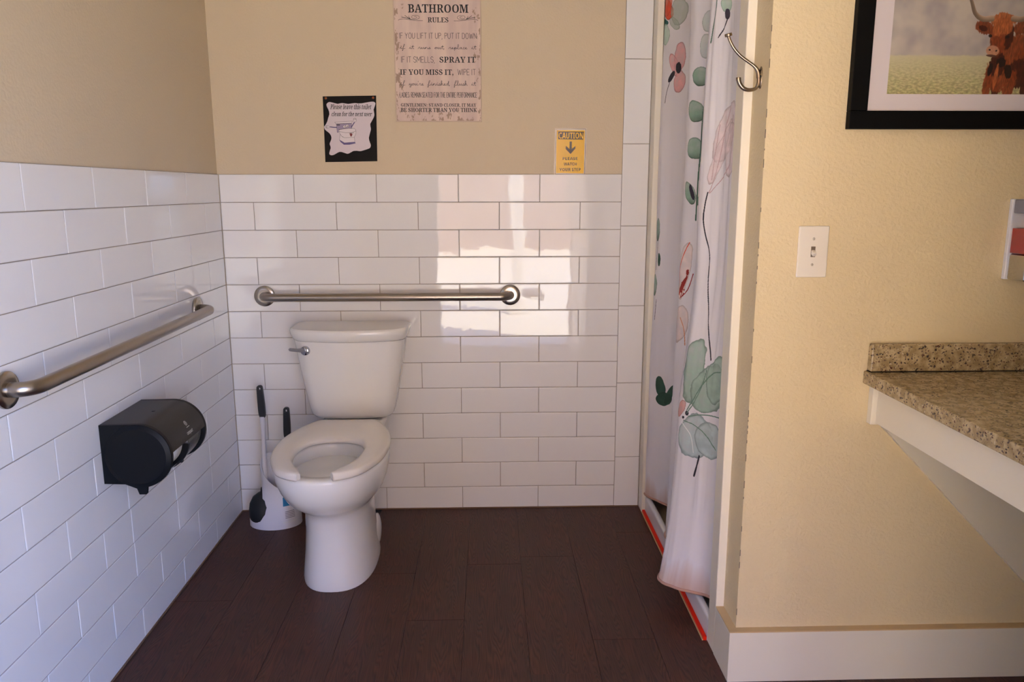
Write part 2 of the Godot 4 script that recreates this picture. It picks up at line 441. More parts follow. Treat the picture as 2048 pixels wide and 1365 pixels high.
func left_wall():
	var w := struct("wall_left", box(Vector3(-0.16, 0, -0.006), Vector3(-0.006, 2.45, 3.34)), M.paint, "tan painted side wall with white tiles behind the paper dispenser", "wall")
	part(w, "grout", box(Vector3(-0.006, 0, 0), Vector3(-0.0022, TOP, 3.2)), M.grout)
	var offs := [0.011, 0.1635, 0.0115, 0.164, 0.009, 0.160, 0.004, 0.154, 0.302, 0.147, 0.295, 0.137, 0.285]
	var turn := Basis(Vector3.UP, PI / 2)
	tile_rows(w, offs, 3.2, func(z, y): return Transform3D(turn, Vector3(0, y, z)), 2)
	struct("trim_2", box(Vector3(0.0, 0.0, 0.004), Vector3(0.004, 0.004, 3.2)), M.caulk, "thin brown caulk line under the tiled side wall", "caulk")

func partition():
	var w := struct("wall_right", box(Vector3(1.642, 0, 0.962), Vector3(2.6, 2.45, 1.135)), M.paint_right, "yellow painted wall end carrying the light switch and the framed picture", "wall")
	var r := RandomNumberGenerator.new(); r.seed = 6
	var s := st0(); var y := 0.18
	while y < 2.2:                                             # chipped paint along the corner
		var l := r.randf_range(0.004, 0.02)
		bx(s, Vector3(1.6414, y, 1.1340), Vector3(1.6428, y + l, 1.1353)); y += l + (r.randf_range(0.006, 0.03) if r.randf() < 0.65 else r.randf_range(0.05, 0.13))
	tag(part(w, "paint_chip", done(s), mat(Color(0.42, 0.38, 0.34), 0.9)), "", "", "", "stuff")
	struct("trim_3", rbox(Vector3(1.62, 0, 0.967), Vector3(1.645, 2.449, 1.028), 0.0025), M.white_trim, "white door casing on the near side of the shower opening", "trim")
	var b := struct("baseboard_right", boxes([[Vector3(1.62, 0, 1.135), Vector3(2.6, 0.141, 1.156)], [Vector3(1.62, 0, 1.029), Vector3(1.642, 0.141, 1.135)]]), M.white_trim, "white baseboard wrapping the corner of the yellow wall", "baseboard")
	part(b, "painted_edge", boxes([[Vector3(1.6205, 0.141, 1.135), Vector3(2.6, 0.1445, 1.1555)], [Vector3(1.6205, 0.141, 1.029), Vector3(1.642, 0.1445, 1.135)]]), M.tan_edge, Transform3D.IDENTITY, "tan painted top edge")

func floor_planks():
	var f := struct("floor", box(Vector3(-0.15, -0.15, -0.16), Vector3(2.75, -0.0045, 3.34)), M.dark, "dark brown wood plank floor", "floor")
	var r := RandomNumberGenerator.new(); r.seed = 31
	var cols := [0.0, 0.187, 0.3765, 0.5605, 0.746, 0.9195, 1.1055, 1.293, 1.474, 1.66, 1.845, 2.03, 2.215, 2.4, 2.59]
	var joint := [0.7, 0.15, 1.25, 0.54, 0.833, 0.484, 0.432, 0.95, 0.246, 0.6, 0.2, 0.8, 0.4, 0.9]
	for c in cols.size() - 1:
		var z: float = joint[c] - 1.22
		while z < 3.2:
			var a := maxf(z, 0.0) + 0.0004; var b := minf(z + 1.22, 3.33) - 0.0004
			if b - a > 0.02: part(f, "plank", plank_mesh(cols[c + 1] - cols[c] - 0.0008, b - a, r), M.wood, at(Vector3((cols[c] + cols[c + 1]) / 2, r.randf_range(-0.0004, 0.0), (a + b) / 2)))
			z += 1.22

func plank_mesh(w: float, l: float, r: RandomNumberGenerator) -> ArrayMesh:
	var s := st0(); var u0 := r.randf(); var v0 := r.randf()
	var X := [-w / 2, -w / 2 + 0.0009, w / 2 - 0.0009, w / 2]; var Z := [-l / 2, -l / 2 + 0.0009, l / 2 - 0.0009, l / 2]
	for i in 3:
		for j in 3:
			s.set_smooth_group(5 if i == 1 and j == 1 else -1)
			for k in [[0, 0], [1, 0], [1, 1], [0, 0], [1, 1], [0, 1]]:
				var x: float = X[i + k[0]]; var z: float = Z[j + k[1]]
				var ex: bool = i + k[0] in [0, 3] or j + k[1] in [0, 3]
				s.set_uv(Vector2(u0 + x / 0.2, v0 + z / 0.95))
				s.add_vertex(Vector3(x, -0.0006 if ex else 0.0, z))
	s.set_smooth_group(-1)
	for e in 4:
		var c := [Vector2(X[0], Z[0]), Vector2(X[3], Z[0]), Vector2(X[3], Z[3]), Vector2(X[0], Z[3])]
		var a: Vector2 = c[e]; var b: Vector2 = c[(e + 1) % 4]
		for p in [Vector3(a.x, -0.0012, a.y), Vector3(b.x, -0.0012, b.y), Vector3(b.x, -0.005, b.y), Vector3(a.x, -0.0012, a.y), Vector3(b.x, -0.005, b.y), Vector3(a.x, -0.005, a.y)]:
			s.set_uv(Vector2(u0 + p.x / 0.2, v0 + p.z / 0.95)); s.add_vertex(p)
	s.generate_normals(); s.generate_tangents()
	return s.commit()

func shell():
	struct("ceiling", box(Vector3(-0.16, 2.45, -0.16), Vector3(2.75, 2.6, 3.34)), M.ceiling, "plain white ceiling over the bathroom", "ceiling")
	struct("wall_side", box(Vector3(2.6, 0, -0.006), Vector3(2.75, 2.45, 3.34)), M.paint_right, "yellow painted wall beyond the vanity counter", "wall")
	struct("wall_front", boxes([[Vector3(-0.006, 0, 3.2), Vector3(0.6, 2.45, 3.34)], [Vector3(1.65, 0, 3.2), Vector3(2.6, 2.45, 3.34)], [Vector3(0.6, 2.05, 3.2), Vector3(1.65, 2.45, 3.34)]]), M.paint_right, "yellow painted wall with the open entrance doorway", "wall")
	struct("trim_4", boxes([[Vector3(0.53, 0, 3.182), Vector3(0.6, 2.12, 3.2)], [Vector3(1.65, 0, 3.182), Vector3(1.72, 2.12, 3.2)], [Vector3(0.6, 2.05, 3.182), Vector3(1.65, 2.12, 3.2)]]), M.white_trim, "white casing round the entrance doorway", "trim")

func door_leaf():
	var d := thing("entrance_door", "white entrance door swung open into the room beside the vanity counter", "door", Vector3(1.655, 0.008, 2.20))
	part(d, "leaf", rbox(Vector3(0, 0, 0), Vector3(0.044, 2.03, 0.975), 0.002), M.white_trim)
	for y in [[0.22, 0.92], [1.06, 1.86]]:
		for x in [-0.002, 0.038]: part(d, "panel", rbox(Vector3(x, y[0], 0.16), Vector3(x + 0.008, y[1], 0.82), 0.003), M.white_trim)
	part(d, "handle", tube([Vector3(0.02, 0.98, 0.07), Vector3(-0.045, 0.98, 0.07), Vector3(-0.055, 0.98, 0.08), Vector3(-0.056, 0.98, 0.18)], 0.009, 12), M.steel)
	part(d, "rosette", lathe([Vector2(0.0001, 0), Vector2(0.027, 0), Vector2(0.025, 0.008), Vector2(0.0001, 0.009)], 24), M.steel, aim(Vector3(0, 0.98, 0.07), Vector3.LEFT))
	for y in [0.25, 1.05, 1.8]: part(d, "hinge", lathe([Vector2(0.0001, 0), Vector2(0.007, 0), Vector2(0.007, 0.09), Vector2(0.0001, 0.09)], 12), M.steel, at(Vector3(-0.006, y, 0.975)))

func shower():
	struct("trim_5", rbox(Vector3(1.606, 0, -0.004), Vector3(1.63, 2.449, 0.066), 0.003), M.white_trim, "cream casing on the far side of the shower opening", "trim")
	var p := thing("shower_pan", "white shower pan whose low curb crosses the opening", "shower pan", Vector3(1.62, 0, 0.067))
	# curb section swept along z, then the sunken floor of the pan
	var prof := PackedVector2Array([Vector2(0, 0), Vector2(0.03, 0), Vector2(0.03, 0.03), Vector2(0.022, 0.062), Vector2(0.0195, 0.068), Vector2(0.016, 0.0705), Vector2(0.007, 0.0705), Vector2(0.0035, 0.069), Vector2(0.001, 0.0655), Vector2(0, 0.061)])
	part(p, "curb", smooth_prism(prof, 0.0, 0.898), M.acrylic)
	part(p, "pan_floor", box(Vector3(0.03, 0, -0.065), Vector3(0.97, 0.028, 0.89)), M.beige)
	var t := MeshInstance3D.new(); t.name = "warning_tape"; t.mesh = rbox(Vector3(1.609, 0.0, 0.006), Vector3(1.6195, 0.012, 0.964), 0.001); t.material_override = M.red_tape
	tag(t, "bright red warning tape strip along the foot of the shower curb", "tape"); add_child(t)
	var k := MeshInstance3D.new(); k.name = "curb_caulk"; k.mesh = box(Vector3(1.6062, 0.0, 0.006), Vector3(1.609, 0.004, 0.964)); k.material_override = M.tan_edge
	tag(k, "thin tan caulk bead between floor and red tape", "caulk"); add_child(k)

func outside():
	struct("ground", box(Vector3(-30, -0.25, 3.34), Vector3(30, -0.02, 60)), M.ground, "pale concrete yard outside the doorway", "ground")
	var post := thing("porch_post", "white square porch post standing outside the doorway", "post", Vector3(1.30, -0.02, 5.3))
	part(post, "shaft", rbox(Vector3(-0.07, 0.1, -0.07), Vector3(0.07, 2.6, 0.07), 0.008), M.white_trim)
	part(post, "base", rbox(Vector3(-0.1, 0, -0.1), Vector3(0.1, 0.12, 0.1), 0.01), M.white_trim)
	var b := thing("building", "tan building across the yard, its height shaped to block sky", "building", Vector3(0, -0.02, 14))  # height, nearness and reach shaped to keep sky light off the right side
	var stucco := mat(Color(0.72, 0.64, 0.54), 0.9)
	part(b, "wall", box(Vector3(-16, 0, 0), Vector3(5.5, 6.4, 6)), mat(Color(0.60, 0.49, 0.41), 0.9))
	part(b, "roof", prism(PackedVector2Array([Vector2(-16.5, 6.4), Vector2(6, 6.4), Vector2(4, 8.0), Vector2(-14.5, 8.0)]), -0.4, 6.4), mat(Color(0.36, 0.30, 0.27), 0.9))
	var w := thing("added_yard_wall", "tall tan wall added outside to block sky and bounce warm light", "wall", Vector3(-2.6, -0.02, 3.36))  # unseen wall, added to block sky and throw warm light on the right side
	part(w, "wall", box(Vector3(-0.25, 0, 0), Vector3(0, 4.6, 10.5)), stucco)
	part(w, "coping", rbox(Vector3(-0.3, 4.6, 0), Vector3(0.05, 4.7, 10.5), 0.01), M.white_trim)
	var k := thing("wheel_stop", "grey concrete wheel stop lying on the yard outside", "wheel stop", Vector3(0.9, -0.02, 6.2))
	part(k, "block", rbox(Vector3(-0.75, 0, -0.08), Vector3(0.75, 0.12, 0.08), 0.03), mat(Color(0.42, 0.38, 0.35), 0.9))

# ======================================================================= toilet
func egg(y: float, cx: float, zc: float, w: float, lf: float, lb: float, e := 2.2, n := 56) -> Array:
	var o := []
	for i in n:
		var a := TAU * i / n; var c := cos(a); var s := sin(a)
		o.append(Vector3(cx + w * signf(c) * pow(absf(c), 2.0 / e), y, zc + (lf if s > 0 else lb) * signf(s) * pow(absf(s), 2.0 / e)))
	return o

func tank_ring(y: float, w: float, zb: float, zf: float, bow: float, r: float) -> Array:
	var o := []
	var cs := [[w - r, zf - r, 0.0], [-w + r, zf - r, PI / 2], [-w + r, zb + r, PI], [w - r, zb + r, 1.5 * PI]]
	for k in 4:
		var c = cs[k]
		for i in 7: var a: float = c[2] + i * PI / 12; o.append(Vector3(c[0] + r * cos(a), y, c[1] + r * sin(a)))
		if k == 0 or k == 2:
			for i in range(1, 14): var f := i / 14.0; o.append(Vector3(lerpf(c[0], cs[k + 1][0], f), y, zf if k == 0 else zb))
	for i in o.size():
		var p: Vector3 = o[i]; var f := clampf((p.z - zb) / (zf - zb), 0, 1)
		o[i].z -= bow * pow(p.x / w, 2.0) * f
	return o

func toilet():
	var t := thing("toilet", "white two piece toilet with an open front seat", "toilet", Vector3(0.486, 0, 0))
	var R := []
	R.append(egg(0.0, 0, 0.43, 0.121, 0.228, 0.21, 2.5)); R.append(egg(0.012, 0, 0.43, 0.122, 0.229, 0.21, 2.5))
	R.append(egg(0.04, 0, 0.43, 0.119, 0.226, 0.20, 2.5)); R.append(egg(0.10, 0, 0.43, 0.113, 0.220, 0.19, 2.45)); R.append(egg(0.17, 0, 0.43, 0.109, 0.214, 0.19, 2.4))
	R.append(egg(0.225, 0, 0.43, 0.109, 0.213, 0.19, 2.35)); R.append(egg(0.248, 0, 0.435, 0.113, 0.215, 0.19, 2.3)); R.append(egg(0.262, 0, 0.445, 0.122, 0.222, 0.20, 2.2))
	R.append(egg(0.285, 0, 0.465, 0.140, 0.245, 0.22, 2.1)); R.append(egg(0.315, 0, 0.49, 0.158, 0.266, 0.24, 2.1)); R.append(egg(0.35, 0, 0.51, 0.171, 0.272, 0.26, 2.1))
	R.append(egg(0.39, 0, 0.525, 0.179, 0.270, 0.28, 2.15)); R.append(egg(0.418, 0, 0.53, 0.182, 0.268, 0.285, 2.15)); R.append(egg(0.427, 0, 0.53, 0.180, 0.266, 0.283, 2.15)); R.append(egg(0.430, 0, 0.53, 0.173, 0.259, 0.276, 2.15))
	R.append(egg(0.430, 0, 0.60, 0.122, 0.158, 0.165, 2.1)); R.append(egg(0.424, 0, 0.60, 0.117, 0.153, 0.160, 2.1)); R.append(egg(0.398, 0, 0.60, 0.117, 0.153, 0.160, 2.1)); R.append(egg(0.386, 0, 0.60, 0.120, 0.156, 0.163, 2.1))
	part(t, "bowl", loft(R, [], 3), M.china)
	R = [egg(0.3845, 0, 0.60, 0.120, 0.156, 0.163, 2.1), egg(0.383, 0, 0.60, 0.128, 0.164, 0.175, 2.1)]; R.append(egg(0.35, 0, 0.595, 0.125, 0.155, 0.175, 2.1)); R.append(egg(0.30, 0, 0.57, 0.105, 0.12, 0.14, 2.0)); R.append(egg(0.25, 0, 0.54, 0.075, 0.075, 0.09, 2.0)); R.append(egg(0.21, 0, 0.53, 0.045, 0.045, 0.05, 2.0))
	part(t, "basin", loft(R, [], 2), mat(Color(0.64, 0.52, 0.39), 0.06), Transform3D.IDENTITY, "inner basin tinted tan as painted-in shade")  # china tinted tan: the shade inside the bowl is painted into the colour
	var water := []
	for p in egg(0.262, 0, 0.547, 0.084, 0.088, 0.103, 2.0): water.append(Vector2(p.x, -p.z))
	part(t, "water", flat_up(PackedVector2Array(water), 0.262), M.water)
	part(t, "deck", rbox(Vector3(-0.12, 0.33, 0.055), Vector3(0.12, 0.43, 0.34), 0.025, 3), M.china)
	for sx in [-1, 1]:
		var g := []
		for k in 9:
			var f := k / 8.0; var ring := []
			for i in 20: ring.append(Vector3(sx * (0.085 + 0.036 * sin(PI * (0.08 + 0.84 * f)) * (0.5 + 0.5 * cos(TAU * i / 20))), 0.066 + 0.058 * sin(PI * (0.04 + 0.92 * f)) * sin(TAU * i / 20), 0.22 + 0.26 * f))
			g.append(ring)
		part(t, "trapway", loft(g), M.china)
	# seat: a cross-section carried round the horseshoe
	var out := [Vector2(0, 0.243), Vector2(0.06, 0.243), Vector2(0.103, 0.246), Vector2(0.150, 0.335), Vector2(0.178, 0.44), Vector2(0.184, 0.53), Vector2(0.172, 0.64), Vector2(0.134, 0.742), Vector2(0.095, 0.783), Vector2(0.055, 0.803)]
	var inn := [Vector2(0, 0.458), Vector2(0.025, 0.460), Vector2(0.05, 0.467), Vector2(0.084, 0.492), Vector2(0.103, 0.54), Vector2(0.107, 0.59), Vector2(0.099, 0.66), Vector2(0.075, 0.722), Vector2(0.057, 0.752), Vector2(0.046, 0.785)]
	var O := smooth2(out, 5, false); var I := smooth2(inn, 5, false)
	var sec := []
	for k in range(-(O.size() - 1), O.size()):
		var a := O[absi(k)]; var b := I[absi(k)]
		if k < 0: a.x = -a.x; b.x = -b.x
		var ring := []
		for c in [[0.0, 0.006], [0.0, 0.016], [0.03, 0.0215], [0.11, 0.025], [0.35, 0.0265], [0.7, 0.026], [0.89, 0.0235], [0.97, 0.019], [1.0, 0.013], [1.0, 0.005], [0.96, 0.0], [0.04, 0.0]]:
			var p := a.lerp(b, c[0]); ring.append(Vector3(p.x, 0.433 + c[1], p.y))
		sec.append(ring)
	for e in [0, sec.size() - 1]:                                # rounded ends of the horseshoe
		var m := Vector3.ZERO
		for p in sec[e]: m += p
		m /= sec[e].size()
		var small := []
		for p in sec[e]: small.append(m + (p - m) * Vector3(0.8, 0.72, 0.8) + Vector3(0.004 * (1 if e == 0 else -1), 0, 0.006))
		if e == 0: sec.insert(0, small)
		else: sec.append(small)
	var last := sec.size() - 1
	part(t, "seat", loft(sec, [], 3), M.seat)
	part(t, "hinge", rbox(Vector3(-0.10, 0.428, 0.232), Vector3(0.10, 0.452, 0.262), 0.008), M.seat)
	# tank
	part(t, "tank", loft([tank_ring(0.434, 0.126, 0.05, 0.168, 0.02, 0.03), tank_ring(0.438, 0.142, 0.04, 0.183, 0.022, 0.035), tank_ring(0.452, 0.154, 0.032, 0.194, 0.025, 0.04), tank_ring(0.48, 0.161, 0.028, 0.200, 0.027, 0.042), tank_ring(0.60, 0.182, 0.024, 0.212, 0.034, 0.044), tank_ring(0.733, 0.203, 0.022, 0.222, 0.042, 0.046)]), M.china)
	part(t, "tank_lid", loft([tank_ring(0.734, 0.203, 0.02, 0.224, 0.042, 0.05), tank_ring(0.736, 0.206, 0.018, 0.228, 0.043, 0.052), tank_ring(0.745, 0.210, 0.014, 0.234, 0.045, 0.055), tank_ring(0.757, 0.2155, 0.010, 0.240, 0.047, 0.058), tank_ring(0.770, 0.217, 0.008, 0.2415, 0.048, 0.058), tank_ring(0.776, 0.215, 0.010, 0.239, 0.048, 0.056), tank_ring(0.7785, 0.210, 0.014, 0.234, 0.046, 0.05)], []), M.china)
	var h := part(t, "flush_handle", lathe([Vector2(0.0001, 0), Vector2(0.017, 0), Vector2(0.0175, 0.004), Vector2(0.0165, 0.014), Vector2(0.0145, 0.017), Vector2(0.0001, 0.0172)], 28), M.chrome, aim(Vector3(-0.150, 0.701, 0.192), Vector3(-0.2, 0, 1)))
	part(h, "lever", tube([Vector3(-0.004, 0.011, 0), Vector3(0.012, 0.012, 0.001), Vector3(0.028, 0.012, 0.001), Vector3(0.046, 0.0125, 0.002), Vector3(0.058, 0.0125, 0.003), Vector3(0.062, 0.0125, 0.0032)], [0.010, 0.0082, 0.0066, 0.0066, 0.006, 0.002], 14), M.chrome)
	for sx in [-1, 1]:
		part(t, "tank_bolt", lathe([Vector2(0.0001, 0), Vector2(0.011, 0), Vector2(0.012, 0.006), Vector2(0.007, 0.01), Vector2(0.007, 0.03), Vector2(0.0001, 0.03)], 14), M.white_plastic, at(Vector3(sx * 0.1, 0.425, 0.12)))

func flat_up(poly: PackedVector2Array, y: float) -> ArrayMesh:
	var s := st0(); flat(s, poly, 0.0); var m := done(s); var o := st0()
	o.append_from(m, 0, Transform3D(Basis(Vector3.RIGHT, -PI / 2), Vector3(0, y, 0)))
	return o.commit()

# ======================================================================= fittings
func grab_bar(called: String, label: String, a: Vector3, b: Vector3, out: Vector3):
	var g := thing(called, label, "grab bar", a); tag(g, "", "", "steel grab bars round the toilet")
	var d := (b - a).normalized(); var L := a.distance_to(b)
	var path := [out * 0.006, out * 0.016]
	for i in 9: var an := i * PI / 16; path.append(out * (0.016 + 0.04 * sin(an)) + d * 0.04 * (1 - cos(an)))
	var half := path.duplicate(); half.reverse()
	for p in half:
		var along: float = p.dot(d); path.append(p + d * (L - 2 * along))
	part(g, "rail", tube(path, 0.0158, 28), M.steel)
	var prof := [Vector2(0.0001, 0), Vector2(0.0385, 0), Vector2(0.0395, 0.003), Vector2(0.0395, 0.009), Vector2(0.0375, 0.0115), Vector2(0.025, 0.0128), Vector2(0.0168, 0.0132), Vector2(0.0001, 0.0132)]
	part(g, "flange", lathe(prof, 40), M.flange, aim(out * 0.0005, out)); part(g, "flange", lathe(prof, 40), M.flange, aim(b - a + out * 0.0005, out))

func paper_dispenser():
	var g := thing("paper_dispenser", "black double roll toilet paper dispenser on the side wall", "paper dispenser", Vector3(0, 0.598, 0.785))
	var L := 0.250
	var arc := func(r: float, a0: float, a1: float, n: int) -> PackedVector2Array:
		var o := PackedVector2Array()
		for i in n + 1: var a := deg_to_rad(lerpf(a0, a1, i / float(n))); o.append(Vector2(0.094 + r * cos(a), r * sin(a)))
		return o
	# cover: flat top, then the rolled front down to the paper slot
	var c := PackedVector2Array([Vector2(0.001, 0.084)]); c.append_array(arc.call(0.085, 90, 4, 26)); c.append_array(arc.call(0.081, 4, 90, 26)); c.append(Vector2(0.001, 0.08))
	part(g, "cover", smooth_prism(c, 0.011, L - 0.011), M.black)
	var back := PackedVector2Array([Vector2(0.001, 0.08), Vector2(0.006, 0.08), Vector2(0.006, -0.068), Vector2(0.06, -0.07), Vector2(0.06, -0.074), Vector2(0.001, -0.074)])
	part(g, "back_plate", prism(back, 0.004, L - 0.004), M.black_cap)
	for e in 2:
		var o := PackedVector2Array([Vector2(0.001, 0.084)]); o.append_array(arc.call(0.0855, 90, -80, 34)); o.append(Vector2(0.106, -0.104)); o.append(Vector2(0.088, -0.104)); o.append(Vector2(0.083, -0.088)); o.append(Vector2(0.055, -0.076)); o.append(Vector2(0.001, -0.074))
		var z := L - 0.011 if e == 1 else 0.0
		var cap := part(g, "end_cap", smooth_prism(o, z, z + 0.011), M.black_cap)
		var rg := []
		for q in [[0.0855, 0.0], [0.0845, 0.002], [0.073, 0.0065], [0.071, 0.0065], [0.0001, 0.0065]]: rg.append(Vector2(q[0], q[1]))
		var pr := [Vector2(0.0001, -0.001), Vector2(0.0852, -0.001)]; pr.append_array(rg.slice(1))
		part(cap, "rim", lathe(pr, 56, [1, 2, 3, 4, 5]), M.black_cap, aim(Vector3(0.094, 0, L if e == 1 else 0.0), Vector3(0, 0, 1 if e == 1 else -1)))
	part(g, "divider", prism(arc.call(0.083, -5, -120, 24) + PackedVector2Array([Vector2(0.05, 0)]), L / 2 - 0.004, L / 2 + 0.004), M.black)
	var wn := func(a0: float, a1: float, z0: float, z1: float):
		var o: PackedVector2Array = arc.call(0.079, a0, a1, 16); o.append_array(arc.call(0.077, a1, a0, 16)); part(g, "smoked_window", smooth_prism(o, z0, z1), M.smoke)
	wn.call(3.0, -110.0, 0.012, L / 2 - 0.005); wn.call(-40.0, -110.0, L / 2 + 0.005, L - 0.012)
	part(g, "key_hole", lathe([Vector2(0.0001, 0), Vector2(0.005, 0), Vector2(0.005, 0.0012), Vector2(0.0001, 0.0012)], 16), M.dark, at(Vector3(0.088, 0.0842, L / 2)))
	# printed name and mark on the front of the cover
	var s := st0(); text(s, "compact", "Droid Sans Bold", Vector2(-0.019, -0.006), Vector2(0.019, 0.0065), 0)
	var m := done(s); var an := deg_to_rad(22)
	var on := func(deg: float) -> Transform3D:
		var a := deg_to_rad(deg); var n := Vector3(cos(a), sin(a), 0); var x := Vector3(0, 0, -1)
		return Transform3D(Basis(x, n.cross(x), n), Vector3(0.094, 0, L / 2 - 0.012) + n * 0.0854)
	var white := mat(Color(0.78, 0.78, 0.78), 0.6)
	part(g, "lettering", m, white, on.call(14.0))
	var s2 := st0(); var ring := PackedVector2Array()
	for i in 25: ring.append(Vector2(cos(TAU * i / 24), sin(TAU * i / 24)) * 0.0062)
	line(s2, ring, 0.0016, 0); line(s2, PackedVector2Array([Vector2(-0.0035, -0.002), Vector2(0, 0.004), Vector2(0.0035, -0.002)]), 0.0013, 0); line(s2, PackedVector2Array([Vector2(0, 0.003), Vector2(0, -0.004)]), 0.0013, 0)
	line(s2, PackedVector2Array([Vector2(-0.009, -0.0115), Vector2(0.009, -0.0115)]), 0.0016, 0)
	part(g, "emblem", done(s2), white, on.call(33.0))
	for k in 2:
		var r := thing("toilet_paper_roll", ["white toilet paper roll showing under the cover, nearer the camera", "white toilet paper roll behind the smoked window, nearer the corner"][k], "toilet paper", Vector3(0.092, 0.6, 0.785 + (L * 0.75 if k == 0 else L * 0.25))); tag(r, "", "", "rolls in the paper dispenser")
		part(r, "paper", lathe([Vector2(0.010, -0.052), Vector2(0.069, -0.052), Vector2(0.071, -0.05), Vector2(0.071, 0.05), Vector2(0.069, 0.052), Vector2(0.010, 0.052)], 40), M.paper, Transform3D(Basis(Vector3.RIGHT, PI / 2), Vector3.ZERO))

func smooth_prism(poly: PackedVector2Array, z0: float, z1: float) -> ArrayMesh:    # prism whose gentle bends are shaded smooth
	if Geometry2D.is_polygon_clockwise(poly): poly.reverse()
	var s := st0(); var n := poly.size()
	var ix := Geometry2D.triangulate_polygon(poly)
	for k in range(0, ix.size(), 3):
		var v := [poly[ix[k]], poly[ix[k + 1]], poly[ix[k + 2]]]
		if (v[1] - v[0]).cross(v[2] - v[0]) < 0: v.reverse()
		for e in 2:
			for i in ([0, 2, 1] if e == 1 else [0, 1, 2]): s.set_normal(Vector3(0, 0, 1 if e == 1 else -1)); s.add_vertex(Vector3(v[i].x, v[i].y, z1 if e == 1 else z0))
	var nn := []
	for i in n: var d := (poly[(i + 1) % n] - poly[i]).normalized(); nn.append(Vector2(d.y, -d.x))
	for i in n:
		var a := poly[i]; var b := poly[(i + 1) % n]; var me: Vector2 = nn[i]
		var na: Vector2 = (me + nn[(i + n - 1) % n]).normalized() if me.dot(nn[(i + n - 1) % n]) > 0.8 else me
		var nb: Vector2 = (me + nn[(i + 1) % n]).normalized() if me.dot(nn[(i + 1) % n]) > 0.8 else me
		for q in [[a, z0, na], [b, z1, nb], [b, z0, nb], [a, z0, na], [a, z1, na], [b, z1, nb]]:
			s.set_normal(Vector3(q[2].x, q[2].y, 0)); s.add_vertex(Vector3(q[0].x, q[0].y, q[1]))
	return s.commit()

